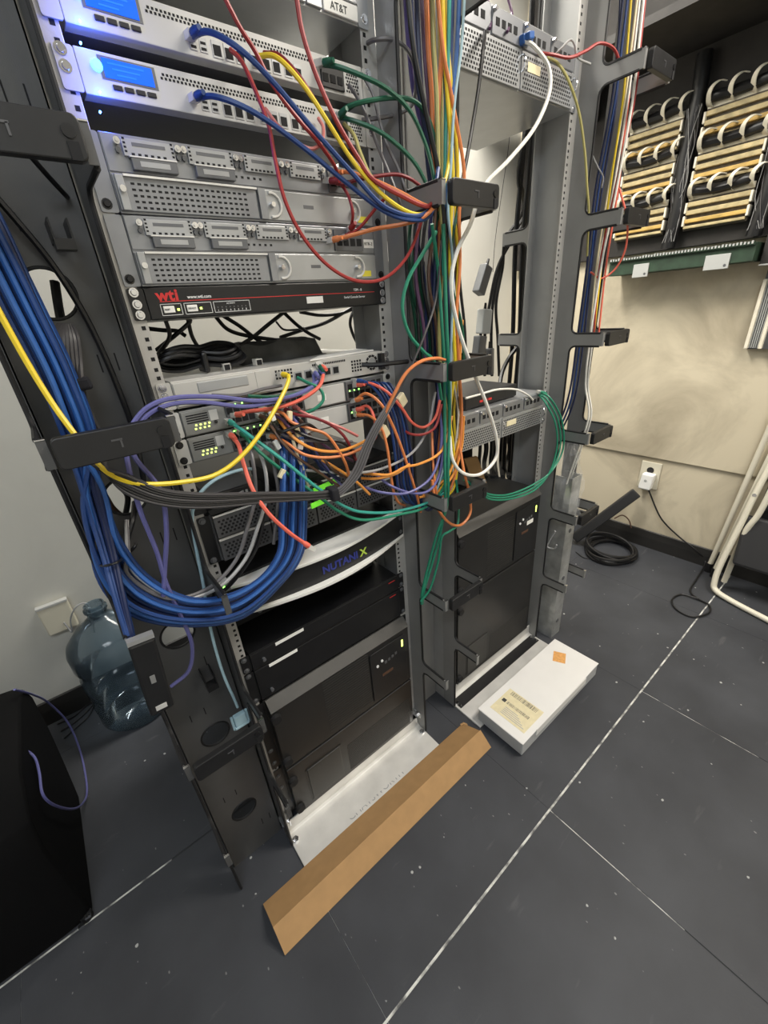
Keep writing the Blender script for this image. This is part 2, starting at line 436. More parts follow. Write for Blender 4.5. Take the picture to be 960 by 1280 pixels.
# clip brackets at the feet of the near rack
for x in (-.012, .488):
    k = MB(); k.box(x - .012, x + .012, -.020, -.002, .06, .075); k.box(x - .012, x - .008, -.035, -.002, .055, .08); k.box(x + .008, x + .012, -.03, -.002, .055, .078)
    k.build('foot_clip', 'chrome', r1)

# ------------------------------------------------------------------ vertical cable managers
def finger_poly(zc, ysp, ytip, sg):
    # sg=-1 front (towards -y), +1 rear; fillets at the root
    h = .0175; r = .018; p = []
    p = [(ysp, zc + h + r)] + [(ysp + sg * (r - r * math.cos(math.radians(90 * i / 4))), zc + h + r - r * math.sin(math.radians(90 * i / 4))) for i in range(1, 5)]
    p += [(ytip, zc + h), (ytip, zc - h)]
    p += [(ysp + sg * (r - r * math.cos(math.radians(90 * i / 4))), zc - h - r + r * math.sin(math.radians(90 * i / 4))) for i in range(4, 0, -1)]
    p += [(ysp, zc - h - r)]
    return p
def trim_path(x, z0, z1, ysp, ytip, sg):
    # U-shaped edge trim around one window between two fingers
    h = .0175; r = .018; n = 4; p = [(x, ytip - sg * .006, z0 + h)]
    for i in range(n + 1):
        a = math.radians(90 * i / n); p.append((x, ysp + sg * (r - r * math.sin(a)), z0 + h + r - r * math.cos(a)))
    for i in range(n + 1):
        a = math.radians(90 * i / n); p.append((x, ysp + sg * (r - r * math.cos(a)), z1 - h - r + r * math.sin(a)))
    p.append((x, ytip - sg * .006, z1 - h)); return p
def comb(x, t, side, m, rear=True):
    # side: +1 if manager interior lies at larger x
    th = .003; a, b = (x, x + th) if side > 0 else (x - th, x)
    for (sg, y0, ysp, ytip) in ((-1, .003, -.050, -.146), (1, .1, .128, .215)):
        if sg > 0 and not rear: continue
        MB().box(a, b, min(y0, ysp), max(y0, ysp), .004, TOP).build('side_spine' if sg < 0 else 'rear_side_spine', m, t)
        for k, zc in enumerate(ZK):
            fg = MB().prism(finger_poly(zc, ysp, ytip, sg), 'yz', a, b).build('finger', m, t)
            # bent lip at the finger tip
            lx0, lx1 = (x, x + .010) if side > 0 else (x - .010, x)
            MB().box(lx0, lx1, min(ytip, ytip + sg * .003), max(ytip, ytip + sg * .003), zc - .0175, zc + .0175).build('lip', m, fg)
            MB().box(lx0, lx1 if side > 0 else lx1, min(ytip - .001, ytip + sg * .004), max(ytip + .001, ytip + sg * .004), zc + .0175, zc + .0188).build('chrome_edge', 'chrome', fg)  # thin chrome strip along the top of the lip
        for k in range(len(ZK) - 1):
            MB().tube(trim_path((a + b) / 2, ZK[k], ZK[k + 1], ysp, ytip, sg), .0033, 6).build('edge_trim', 'rubber', t, smooth=True)
        z0 = ZK[0] - .0175
        MB().tube([((a + b) / 2, ysp, .01), ((a + b) / 2, ysp, z0 - .018), ((a + b) / 2, ysp + sg * .005, z0 - .005), ((a + b) / 2, ysp + sg * .018, z0), ((a + b) / 2, ytip - sg * .006, z0)], .0033, 6).build('edge_trim', 'rubber', t, smooth=True)
def latch(t, x0, x1, zc, y=-.149, lbl=None):
    o = MB().prism(rrect(x0, x1, zc - .019, zc + .019, .007), 'xz', y - .013, y).build('latch', 'blackplastic', t, bevel=.0015)
    xr = x1 - .012
    MB().cyl((xr, y - .0145, zc + .004), (xr, y - .012, zc + .004), .006, 12).build('pivot', 'blackmetal', o, smooth=True)
    MB().box(xr - .004, xr + .006, y - .0145, y - .0125, zc - .019, zc - .004).build('slot', 'hole', o)
    xm = (x0 + x1) / 2
    k = MB(); k.box(xm - .006, xm + .006, y - .0138, y - .0125, zc + .003, zc + .005); k.box(xm + .003, xm + .005, y - .0138, y - .0125, zc - .006, zc + .004)
    k.build('emblem', 'server_grey', o)
    return o
def back_panel(t, x0, x1, y, holes, r, slots=True, m='mgr'):
    mb = MB(); n = 32; zs = [.0] + [(holes[i] + holes[i + 1]) / 2 for i in range(len(holes) - 1)] + [TOP]
    xc = (x0 + x1) / 2
    for zi, zc in enumerate(holes):
        za, zb = zs[zi], zs[zi + 1]
        ring = []; outr = []
        for j in range(n):
            q = 2 * math.pi * j / n; c, s_ = math.cos(q), math.sin(q)
            ring.append((xc + r * c, zc + r * s_))
            k = min(((x1 - xc) / abs(c)) if abs(c) > 1e-6 else 1e9, (((zb - zc) if s_ > 0 else (zc - za)) / abs(s_)) if abs(s_) > 1e-6 else 1e9)
            outr.append((xc + k * c, zc + k * s_))
        for (ya, yb) in ((y, y + .003),):
            v = [(p[0], ya, p[1]) for p in ring] + [(p[0], ya, p[1]) for p in outr] + [(p[0], yb, p[1]) for p in ring] + [(p[0], yb, p[1]) for p in outr]
            f = []
            for j in range(n):
                k = (j + 1) % n
                f += [(j, k, n + k, n + j), (2 * n + k, 2 * n + j, 3 * n + j, 3 * n + k), (k, j, 2 * n + j, 2 * n + k)]
            mb.add(v, f)
        for (cx, cz) in ((x0, za), (x1, za), (x0, zb), (x1, zb)):    # corner fill
            pts = [p for p in outr if abs(p[0] - cx) < 1e-6 or abs(p[1] - cz) < 1e-6]
            side = min((p for p in outr if abs(p[0] - cx) < 1e-6), key=lambda p: abs(p[1] - cz))
            flat = [p for p in outr if abs(p[1] - cz) < 1e-6]
            if flat:
                fl_ = min(flat, key=lambda p: abs(p[0] - cx))
                mb.add([(cx, y, cz), (side[0], y, side[1]), (fl_[0], y, fl_[1])], [(0, 1, 2)])
    # returns folded back at both sides
    mb.box(x0, x0 + .002, y, y + .03, 0, TOP); mb.box(x1 - .002, x1, y, y + .03, 0, TOP)
    o = mb.build('back_panel', m, t)
    for zc in holes:
        MB().tube([(xc + (r + .001) * math.cos(2 * math.pi * j / n), y, zc + (r + .001) * math.sin(2 * math.pi * j / n)) for j in range(n)], .0022, 6, closed=True).build('hole_trim', 'rubber', o, smooth=True)
    if slots:
        s_ = MB()
        for zc in holes:
            for dx in (.030, .052):
                s_.box(xc + dx - .001, xc + dx + .001, y - .0005, y + .001, zc - .105, zc - .080)
            s_.box(xc - .035, xc - .033, y - .0005, y + .001, zc + .07, zc + .09); s_.box(xc - .005, xc - .003, y - .0005, y + .001, zc + .07, zc + .09)
        s_.build('tie_slots', 'hole', o, stuff=True)
    return o
HOLES = [.185 + .298 * k for k in range(7)]
def manager(x0, x1, label, m, latches, holes=True, py=.012):
    t = thing('cable_manager', label, 'cable manager', ((x0 + x1) / 2, .0, 0))
    comb(x0, t, 1, m); comb(x1, t, -1, m)
    if holes: back_panel(t, x0 + .004, x1 - .004, py, HOLES, .030, m=m)
    for k in latches: latch(t, x0 + .013, x1 - .010, ZK[k])
    return t
mL = manager(-.167, -.016, 'dark grey vertical cable channel with round holes, left of the near rack', 'mgr', (0 + 1, 3, 4))
mM = manager(.4986, .6495, 'grey vertical cable channel between the two racks, stuffed with coloured cables', 'mgr_grey', (1, 2, 3, 4), holes=False)
mR = manager(1.1641, 1.315, 'grey vertical cable channel beyond the far rack, beside the beige wall', 'mgr_grey', (1, 2, 3, 4, 5), holes=False)
# solid slotted back strip of the middle channel (lower half), and of the right one
for (t, a, b, z1) in ((mM, .5036, .6445, 1.42), (mR, 1.169, 1.310, TOP)):
    p = MB().box(a, b, .045, .048, 0, z1).build('back_panel', 'mgr_grey', t)
    s_ = MB()
    for z in [.2 + .15 * i for i in range(8)]:
        s_.box(a + .04, a + .042, .044, .046, z, z + .05); s_.box(a + .058, a + .06, .044, .046, z, z + .05)
    s_.build('tie_slots', 'hole', p, stuff=True)
# open (hanging) latch on the left manager
ha, hb = Y(176, 801, -.157), Y(203, 887, -.157); hc, hd = (ha + hb) / 2, (ha - hb) / 2
hw = hd.cross(Vector((0, 1, 0))).normalized() * .0175
lo = MB().obox(hc, hw, (0, .006, 0), hd).build('hanging_latch', 'blackplastic', mL, bevel=.004)
MB().obox(hc + Vector((0, -.0064, 0)), hw * .2, (0, .001, 0), hd * .1).build('emblem', 'mgr_grey', lo)
MB().obox(hc - hd * .82 + Vector((0, -.0062, 0)), hw * .45, (0, .001, 0), hd * .06).build('pivot_slot', 'alu', lo)
MB().obox(hc + hd * 1.06, hw, (0, .006, 0), hd * .05).build('hinge_plate', 'tip', lo)
# small cable hooks on the back panel of the left manager
for (u, v) in ((78, 305), (258, 842)):
    p = Y(u, v, .012); k = MB(); k.box(p.x - .012, p.x - .010, -.03, .012, p.z - .002, p.z + .022); k.box(p.x + .008, p.x + .010, -.03, .012, p.z - .002, p.z + .022); k.box(p.x - .012, p.x + .010, -.032, -.012, p.z - .012, p.z)
    k.build('cable_hook', 'blackmetal', mL)


# ------------------------------------------------------------------ rack-mounted devices
def perf(mb, x0, x1, z0, z1, px, pz, w, h, y, stag=True):
    k = 0; z = z0
    while z + h <= z1 + 1e-6:
        x = x0 + (px / 2 if (stag and k % 2) else 0)
        while x + w <= x1 + 1e-6:
            mb.box(x, x + w, y - .0003, y + .0008, z, z + h); x += px
        z += pz; k += 1
    return mb
def screw(t, x, z, y=0., m='chrome', r=.0048):
    k = MB(); k.cyl((x, y, z), (x, y - .003, z), r, 10, r * .75); k.cyl((x, y + .0005, z), (x, y - .0008, z), r * 1.35, 12)
    return k.build('screw', m, t, smooth=True)
def dev(name, label, cat, dx, z0, z1, depth, m, ear_m=None, yf=0., body=(.0225, .4601), ears=True, screws='chrome', sz=None):
    t = thing(name, label, cat, (dx + W / 2, .1, z0))
    MB().box(dx + body[0], dx + body[1], yf, depth, z0, z1).build('chassis', m, t, bevel=.001)
    if ears:
        for sgn in (0, 1):
            a, b = (dx, dx + body[0] - .0008) if sgn == 0 else (dx + body[1] + .0008, dx + W)
            MB().prism(rrect(a, b, z0 + .0005, z1 - .0005, .003), 'xz', -.0002, .0028).build('ear', ear_m or m, t)
            xs = dx + .0087 if sgn == 0 else dx + .4739
            for z in (sz or (z0 + .008, z1 - .008)): screw(t, xs, z, -.0002, screws)
    return t
def port(t, x, z, w=.012, h=.010, y=0., name='port', led=None):
    o = MB().box(x - w / 2, x + w / 2, y - .0004, y + .001, z - h / 2, z + h / 2).build(name, 'hole', t)
    return o
def rj45(parent, p, d, boot, l=.026, name='plug', tip=True):
    # modular plug: coloured boot and clear tip, pointing along d
    p, d = Vector(p), Vector(d).normalized()
    s = d.cross(Vector((0, 0, 1)));
    s = s.normalized() if s.length > .1 else Vector((1, 0, 0)); u = s.cross(d).normalized()
    o = MB().tube([p - d * l, p - d * l * .6, p - d * l * .55, p], .004, 8, radii=[.0034, .0042, .0052, .0052]).build(name, boot, parent, smooth=True)
    if tip: MB().obox(p + d * .006, s * .0056, d * .008, u * .0044).build('clear_tip', 'clearplug', o)
    return o

# top unit with paper label
zt = 1.748
t = dev('server_chassis', 'silver chassis with AT&T paper label at the very top of the near rack', 'server', 0, zt, zt + 2 * U, .4, 'steel_light', sz=(zt + .012, zt + .07))
MB().box(.0225, .36, -.004, 0, zt + .003, zt + .042).build('front_panel', 'steel_light', t, bevel=.001)
MB().box(.392, .458, -.004, 0, zt + .003, zt + .022).build('label_panel', 'paper', t, bevel=.001)
MB().box(.392, .458, -.004, 0, zt + .024, zt + .044).build('module_panel', 'steel_light', t, bevel=.001)
MB().box(.362, .389, -.004, 0, zt + .003, zt + .044).build('module_panel', 'steel_light', t, bevel=.001)
text('AT&T', .013, (.404, -.0044, zt + .007), 'ink', t)
MB().cyl((.452, -.004, zt + .036), (.452, -.007, zt + .036), .004, 10).build('thumbscrew', 'steel_dark', t)

# two white appliances with blue screens
def appliance(z0, which):
    z1 = z0 + .0436
    t = dev('network_appliance', 'white appliance with lit blue screen, ' + which, 'appliance', 0, z0, z1, .36, 'white_dev', sz=(z1 - .006, z1 - .0215))
    d = z0 - 1.593
    MB().box(.0225, .4601, .02, .36, z0 - .0004, z0 + .002).build('underside', 'server_grey', t)
    h = MB(); perf(h, .118, .36, z0 + .030, z1 - .003, .0052, .0040, .003, .0027, 0)
    h.build('vent_holes', 'hole', t, stuff=True)
    h = MB(); perf(h, .425, .452, z0 + .006, z1 - .006, .0046, .0042, .003, .0027, 0); h.build('vent_holes', 'hole', t, stuff=True)
    sc = MB().box(.050, .108, -.0012, .001, 1.6125 + d, 1.631 + d).build('screen', 'lcd', t)
    for q in range(3): MB().box(.056 + .004 * q, .098 - .006 * q, -.0016, -.001, 1.626 + d - q * .005, 1.6276 + d - q * .005).build('screen_text', 'led_knob' if q == 9 else 'lcd_text', sc)
    MB().box(.046, .112, -.0006, .001, 1.6105 + d, 1.633 + d).build('screen_frame', 'steel_dark', t)
    kn = MB().cyl((.0435, 0, 1.6225 + d), (.0435, -.004, 1.6225 + d), .0065, 16, .005).build('lit_knob', 'led_knob', t, smooth=True)
    for i in range(4):
        MB().box(.0555 + i * .0135, .0665 + i * .0135, -.0018, .001, 1.6015 + d, 1.6068 + d).build('button', 'blackplastic', t, bevel=.0008)
    for (x, dz) in ((.038, -.0005), (.032, -.0205)):
        MB().cyl((x, .0, 1.597 + d + dz), (x, -.0025, 1.597 + d + dz), .0012, 8).build('status_light', 'led_blue', t)
    # ports along the lower edge
    for x in (.172, .186): MB().box(x - .005, x + .005, -.0008, .004, z0 + .006, z0 + .021).build('usb_port', 'steel_light', t); 
    for x in (.172, .186):
        for zz in (.0095, .0155): port(t, x, z0 + zz, .007, .0025, -.001)
    for x in (.205, .222, .239, .262, .279, .296, .316, .333): 
        o = MB().box(x - .0068, x + .0068, -.0008, .004, z0 + .004, z0 + .022).build('jack', 'steel_light', t); port(o, x, z0 + .012, .0105, .011, -.001)
    MB().box(.375, .420, -.003, .004, z0 + .004, z1 - .006).build('module', 'blackplastic', t, bevel=.001)
    for x in (.383, .397, .411): port(t, x, z0 + .016, .010, .010, -.0034)
    # the status light's own glow
    pl = bpy.data.lights.new('status_glow', 'POINT'); pl.color = (.04, .10, 1); pl.energy = .11; pl.shadow_soft_size = .004
    po = bpy.data.objects.new('status_glow', pl); COL.objects.link(po); po.parent = t
    po.location = Vector((.040, -.018, 1.589 + d)) - t.location
    return t
appliance(1.593, 'directly above the two routers')
appliance(1.656, 'highest of the pair of them')

# two routers
def router(z0, which, dx=0, label2=False, body='steel'):
    z1 = z0 + 2 * U - .001; zm = z0 + .0455
    t = dev('router', which, 'router', dx, z0, z1, .38, body, ear_m='steel', screws='blackmetal', sz=(z0 + .010,))
    # upper bay: four interface slots
    MB().box(dx + .0235, dx + .459, -.002, 0, zm + .001, z1 - .0008).build('upper_bay', body, t, bevel=.0006)
    xs = (.046, .130, .214, .292)
    for i, x in enumerate(xs):
        wd = .066 if i < 2 else .058
        c = MB().box(dx + x, dx + x + wd, -.006, -.002, zm + .018, z1 - .005).build('slot_cover', 'steel_light', t, bevel=.0006)
        h = MB()
        for k in range(6):
            h.box(dx + x + .009 + k * (wd - .018) / 6, dx + x + .013 + k * (wd - .018) / 6, -.0064, -.005, zm + .0195, zm + .0220)
        for k in range(4):
            for xx in (x + .0015, x + wd - .0045): h.box(dx + xx, dx + xx + .003, -.0064, -.005, zm + .022 + k * .0045, zm + .0242 + k * .0045)
        h.build('vent_holes', 'hole', c, stuff=True)
        MB().box(dx + x + .012, dx + x + wd - .012, -.0063, -.0055, z1 - .013, z1 - .009).build('printed_label', 'steel_dark', c)
        for xx in (x - .006, x + wd + .004):
            k = MB(); k.cyl((dx + xx, -.002, z1 - .010), (dx + xx, -.010, z1 - .010), .0042, 10); k.cyl((dx + xx, -.002, z1 - .010), (dx + xx, -.0125, z1 - .010), .002, 8)
            k.build('thumbscrew', 'chrome', t, smooth=True)
            MB().cyl((dx + xx, -.002, z1 - .018), (dx + xx, -.007, z1 - .019), .0032, 8).build('thumbscrew', 'steel_dark', t, smooth=True)
        if i < 2 and not (which.find('lower') >= 0 and i == 5):
            mo = MB().box(dx + x + .006, dx + x + wd - .002, -.010, -.002, zm + .003, zm + .0165).build('module', 'steel_dark', t, bevel=.0008)
            MB().box(dx + x + .016, dx + x + wd - .012, -.0104, -.0095, zm + .007, zm + .013).build('printed_label', 'steel_light', mo)
            MB().box(dx + x + .005, dx + x + wd - .001, -.0106, -.0035, zm + .0165, zm + .0180).build('top_edge', 'alu', mo)
    h = MB()
    for k in range(5): h.box(dx + .130 + .066 + .01 * k, dx + .130 + .070 + .01 * k, -.0024, -.001, zm + .009, zm + .012)
    h.build('vent_holes', 'hole', t, stuff=True)
    # on-board ports at the right of the upper bay
    pb = MB().box(dx + .366, dx + .430, -.005, -.002, zm + .004, z1 - .005).build('port_block', 'steel_dark', t)
    for k in range(4): port(pb, dx + .376 + k * .015, zm + .018, .011, .012, -.0052)
    if label2:
        MB().box(dx + .434, dx + .458, -.0026, -.0018, zm + .010, zm + .024).build('paper_label', 'paper', t)
        text('RTR-2', .0072, (dx + .4355, -.0028, zm + .0145), 'ink', t)
    # lower bay: perforated power supply and blank filler with pull loops
    ps = MB().box(dx + .0235, dx + .226, -.004, 0, z0 + .003, zm - .002).build('power_supply', 'steel', t, bevel=.0008)
    MB().box(dx + .026, dx + .036, -.008, -.004, z0 + .003, zm - .0025).build('side_clip', 'steel_light', ps, bevel=.0008)
    MB().box(dx + .0365, dx + .226, -.0085, -.0035, zm - .0045, zm - .002).build('top_edge', 'alu', ps)
    h = MB(); perf(h, dx + .044, dx + .216, z0 + .006, zm - .006, .0084, .0067, .0048, .0026, -.004, stag=False)
    h.build('vent_holes', 'hole', ps, stuff=True)
    MB().cyl((dx + .031, -.008, z0 + .026), (dx + .031, -.014, z0 + .026), .004, 10).build('thumbscrew', 'chrome', ps, smooth=True)
    bl = MB().box(dx + .228, dx + .459, -.003, 0, z0 + .003, zm - .002).build('filler_panel', 'steel_light', t, bevel=.0008)
    MB().box(dx + .228, dx + .240, -.0075, -.003, z0 + .003, zm - .002).build('latch_strip', 'steel', t)
    for xx in (.250, .412):
        lp = [(dx + xx + .017 * math.sin(math.radians(a)), -.0045, z0 + .023 + .0165 * math.cos(math.radians(a))) for a in range(-10, 191, 20)]
        MB().tube(lp, .0022, 6).build('pull_loop', 'alu', t, smooth=True)
        MB().cyl((dx + xx, -.003, z0 + .023), (dx + xx, -.012, z0 + .023), .0045, 10, .0038).build('thumbscrew', 'chrome', t, smooth=True)
    MB().box(dx + .424, dx + .446, -.0036, -.002, z0 + .007, z0 + .017).build('yellow_sticker', 'sticker', t)
    MB().box(dx + .31, dx + .33, -.0034, -.002, z0 + .022, z0 + .027).build('printed_label', 'steel_dark', t)
    return t
router(1.4700, 'grey router right below the white appliances')
router(1.3812, 'grey router with RTR-2 label, sitting on the black console server', label2=True)

# console server
z0 = 1.3365; z1 = 1.3803
t = dev('console_server', 'black console server with red wti lettering and red stripe', 'console server', 0, z0, z1, .22, 'blackmetal', screws='chrome', sz=(z0 + .008, z0 + .022, z1 - .006))
MB().box(.0227, .46, -.0016, 0, z0 + .001, z1 - .001).build('front_panel', 'blackmetal', t, bevel=.0006)
for q, (ch, xo) in enumerate((('w', .037), ('t', .0545), ('i', .0635))): text(ch, .0215, (xo, -.0020, 1.3622), 'wti_red', t, 'logo', bold=.0007, sx=1.12)
text('www.wti.com', .0066, (.0815, -.0020, 1.3635), 'textwhite', t, bold=.0001)
MB().box(.040, .452, -.0020, -.0012, 1.3602, 1.3612).build('red_stripe', 'wti_red', t)
def frame(t, a, b, c, d, y, th=.0007, m='textwhite', name='outline'):
    k = MB(); k.box(a, b, y, y + .0006, c, c + th); k.box(a, b, y, y + .0006, d - th, d); k.box(a, a + th, y, y + .0006, c, d); k.box(b - th, b, y, y + .0006, c, d)
    return k.build(name, m, t)
for (a, b) in ((.039, .0695), (.0735, .116)):
    frame(t, a, b, 1.3415, 1.3575, -.0021)
    MB().box(a + .0035, a + .0195, -.0035, -.001, 1.3450, 1.3545).build('button', 'paper', t, bevel=.0008)
    text('RESET' if a < .05 else 'DEFAULT', .0036, (a + .005, -.0037, 1.3485), 'ink', t, sx=.8)
    MB().box(a + .0235, a + .0265, -.003, -.001, 1.3475, 1.3505).build('status_light', 'led_yellow', t)
frame(t, .1195, .181, 1.3415, 1.3575, -.0021)
text('ACTIVITY', .0034, (.141, -.0021, 1.3530), 'textwhite', t)
for i in range(8):
    text(str(i + 1), .0042, (.1245 + i * .0068, -.0021, 1.3430), 'textwhite', t)
    MB().box(.125 + i * .0068, .1265 + i * .0068, -.0021, -.001, 1.3480, 1.3500).build('indicator', 'steel_dark', t)
MB().box(.292, .327, -.0026, -.001, 1.3465, 1.3575).build('paper_label', 'paper', t)
text('TSM - 8', .0062, (.400, -.0020, 1.3635), 'textwhite', t)
text('Serial Console Server', .0058, (.376, -.0020, 1.3515), 'textwhite', t)

# beige gateway with a fan at its right
z0, z1 = 1.2026, 1.2462
t = dev('gateway', 'beige gateway with small round fan, loose cable coil lying on top', 'gateway', 0, z0, z1, .36, 'gw', sz=(z0 + .008, z0 + .022, z1 - .008))
MB().box(.024, .165, -.003, 0, z0 + .003, z1 - .003).build('bezel', 'gw', t, bevel=.001)
MB().box(.062, .150, -.0042, -.002, z0 + .020, z1 - .007).build('drive_bay', 'steel_light', t, bevel=.0008)
MB().box(.165, .195, -.003, 0, z0 + .003, z1 - .003).build('module', 'gw', t, bevel=.001)
h = MB(); perf(h, .205, .240, z0 + .020, z1 - .006, .0062, .0062, .004, .004, 0, False); h.build('vent_holes', 'hole', t, stuff=True)
h = MB(); perf(h, .378, .406, z0 + .010, z1 - .006, .0070, .0062, .0045, .0042, 0, False); h.build('vent_holes', 'hole', t, stuff=True)
h = MB(); perf(h, .285, .365, z1 - .010, z1 - .004, .0042, .0055, .003, .004, 0, False); h.build('vent_holes', 'hole', t, stuff=True)
for x in (.252, .274, .298, .318, .338): 
    o = MB().box(x - .0085, x + .0085, -.001, .003, z0 + .012, z0 + .029).build('jack', 'steel_light', t); port(o, x, z0 + .020, .0125, .012, -.0012)
fx, fz = .432, z0 + .023
f = MB()
for i in range(10):
    a = 2 * math.pi * i / 10; 
    f.obox((fx + .0135 * math.cos(a), -.0004, fz + .0135 * math.sin(a)), (.0022 * math.cos(a), 0, .0022 * math.sin(a)), (0, .0008, 0), (-.0032 * math.sin(a), 0, .0032 * math.cos(a)))
f.build('fan_slots', 'hole', t)
MB().cyl((fx, 0, fz), (fx, -.0012, fz), .0095, 20).build('fan_hub', 'steel_light', t)
MB().box(.449, .4601, -.012, 0, z0 + .006, z1 - .004).build('power_inlet', 'blackplastic', t, bevel=.001)

# two switches
def switch(z0, which):
    z1 = z0 + .0436
    t = dev('network_switch', which, 'switch', 0, z0, z1, .28, 'swgrey', ear_m='swlight', screws='blackmetal')
    p = MB().box(.0235, .096, -.003, 0, z0 + .002, z1 - .002).build('status_panel', 'swgrey', t, bevel=.001)
    g = MB()
    for i in range(4): g.box(.030, .066, -.0035, -.002, z1 - .010 - i * .004, z1 - .008 - i * .004)
    g.build('grille_slots', 'hole', p, stuff=True)
    for i in range(4):
        for k in range(2): MB().box(.040 + i * .0075 + k * .002, .0428 + i * .0075 + k * .002, -.0036, -.002, z0 + .010 + k * .006, z0 + .0125 + k * .006).build('status_light', 'led_yellow', p)
    MB().box(.069, .083, -.0036, -.002, z0 + .020, z1 - .006).build('printed_label', 'swlight', p)
    MB().cyl((.077, -.003, z0 + .0165), (.077, -.0045, z0 + .0165), .003, 10).build('mode_button', 'blackplastic', p)
    pb = MB().box(.098, .252, -.004, 0, z0 + .002, z1 - .002).build('port_block', 'steel_dark', t, bevel=.0008)
    for i in range(12):
        for k in range(2): port(pb, .1045 + i * .0127, z0 + .0135 + k * .0165, .0105, .0115, -.0043)
    for i in range(0, 6): MB().box(.103 + i * .0127, .1055 + i * .0127, -.0048, -.003, z1 - .005, z1 - .0028).build('link_light', 'led_green', pb)
    MB().box(.254, .352, -.003, 0, z0 + .003, z1 - .003).build('blank_panel', 'swlight', t, bevel=.001)
    MB().box(.285, .305, -.0035, -.002, z0 + .014, z0 + .026).build('paper_label', 'paper', t)
    ub = MB().box(.356, .456, -.004, 0, z0 + .002, z1 - .002).build('uplink_block', 'steel_dark', t, bevel=.0008)
    for i in range(6): port(ub, .366 + i * .0155, z0 + .0135, .011, .0115, -.0043); port(ub, .366 + i * .0155, z0 + .030, .011, .0115, -.0043)
    for i in range(3): MB().box(.363 + i * .012, .3655 + i * .012, -.0048, -.003, z0 + .021, z0 + .0235).build('link_light', 'led_green', ub)
    return t
switch(1.1545, 'grey switch with green lights, directly under the beige gateway')
switch(1.1085, 'grey switch with green lights, second one under the beige gateway')

# black shelf with a little modem on it
t = thing('rack_shelf', 'black vented shelf carrying a small modem under the switches', 'shelf', (.24, .1, 1.011))
MB().box(.0225, .4601, -.012, .33, 1.012, 1.015).build('tray', 'blackmetal', t)
for a, b in ((.0, .0222), (.4604, W)): MB().box(a, b, -.0002, .0028, 1.012, 1.056).build('ear', 'blackmetal', t)
MB().box(.0225, .4601, -.014, -.011, 1.0095, 1.020).build('front_lip', 'blackmetal', t)
t = thing('modem', 'small black modem with one green light on the shelf', 'modem', (.072, .05, 1.015))
MB().box(.028, .122, -.008, .12, 1.0155, 1.045).build('case', 'blackplastic', t, bevel=.003)
MB().box(.030, .120, -.004, .118, 1.0445, 1.0462).build('lid', 'steel_dark', t, bevel=.0006)
MB().cyl((.044, -.008, 1.030), (.044, -.0105, 1.030), .0032, 12).build('status_light', 'led_green', t)
for x in (.064, .072, .092, .100): MB().box(x - .0022, x + .0022, -.0086, -.007, 1.024, 1.036).build('port', 'steel_light', t)
MB().box(.070, .093, -.0086, -.007, 1.0335, 1.0345).build('printed_line', 'textwhite', t)
t = thing('media_converter', 'black converter with bright green pull tabs, hidden behind cables', 'converter', (.26, .04, 1.015))
MB().box(.160, .36, -.010, .12, 1.0155, 1.050).build('case', 'blackplastic', t, bevel=.002)
for (u, v, du, dv) in ((407, 607, 15, -7), (398, 629, 9, -4)):
    a = Y(u - du, v - dv, -.05); b = Y(u + du, v + dv, -.05); d = (b - a) / 2
    o = MB().obox((a + b) / 2, d, (0, .002, 0), (0, 0, .0052)).build('pull_tab', 'green_tab_glow', t)
    MB().box((a.x + b.x) / 2 - .004, (a.x + b.x) / 2 + .004, -.049, -.010, (a.z + b.z) / 2 - .003, (a.z + b.z) / 2 + .003).build('tab_arm', 'blackplastic', t)

# server with perforated front
t = dev('perforated_server', 'dark grey server with perforated honeycomb front, above the bowed bezel', 'server', 0, .905, 1.006, .45, 'server_grey', ear_m='blackmetal', screws='steel_dark')
for i, z in enumerate((.907, .957)):
    for k in range(4):
        xa = .026 + k * .108
        p = MB().box(xa, xa + .105, -.010, 0, z, z + .047).build('drive_sled', 'server_grey', t, bevel=.001)
        MB().box(xa, xa + .105, -.0125, -.008, z + .0445, z + .0475).build('bright_edge', 'alu', p)
        h = MB(); perf(h, xa + .007, xa + .100, z + .006, z + .040, .0082, .0064, .0045, .0042, -.010); h.build('vent_holes', 'hole', p, stuff=True)

# bowed bezel
t = thing('bezel_server', 'server with white-edged bowed black bezel lettered NUTANIX', 'server', (.24, .1, .775))
MB().box(.0225, .4601, .0, .5, .772, .858).build('chassis', 'blackmetal', t)
n = 24
def bow(x, d): return -.012 - d * math.sin(math.pi * min(1, max(0, x / W)))
xs = [W * i / n for i in range(n + 1)]
MB().prism([(x, bow(x, .034)) for x in xs] + [(W, 0), (0, 0)], 'xy', .784, .846).build('bezel', 'blackplastic', t)
o = MB().prism([(x, bow(x, .046)) for x in xs] + [(W, 0), (0, 0)], 'xy', .846, .853).build('top_edge', 'bezel_white', t, bevel=.001)
MB().prism([(x, bow(x, .050)) for x in xs] + [(x, bow(x, .030)) for x in reversed(xs)], 'xy', .776, .784).build('bottom_edge', 'bezel_white', t, bevel=.001)
for s_, x0, mm in (('NUTANI', .212, 'nut_blue'), ('X', .317, 'nut_green')):
    text(s_, .0265, (x0, bow(.27, .034) - .0012, .802), mm, t, 'logo', bold=.0008, sx=.98 if s_ != 'X' else 1)
for x in (.012, W - .012): screw(t, x, .835, -.014, 'steel_dark'); screw(t, x, .795, -.014, 'steel_dark')

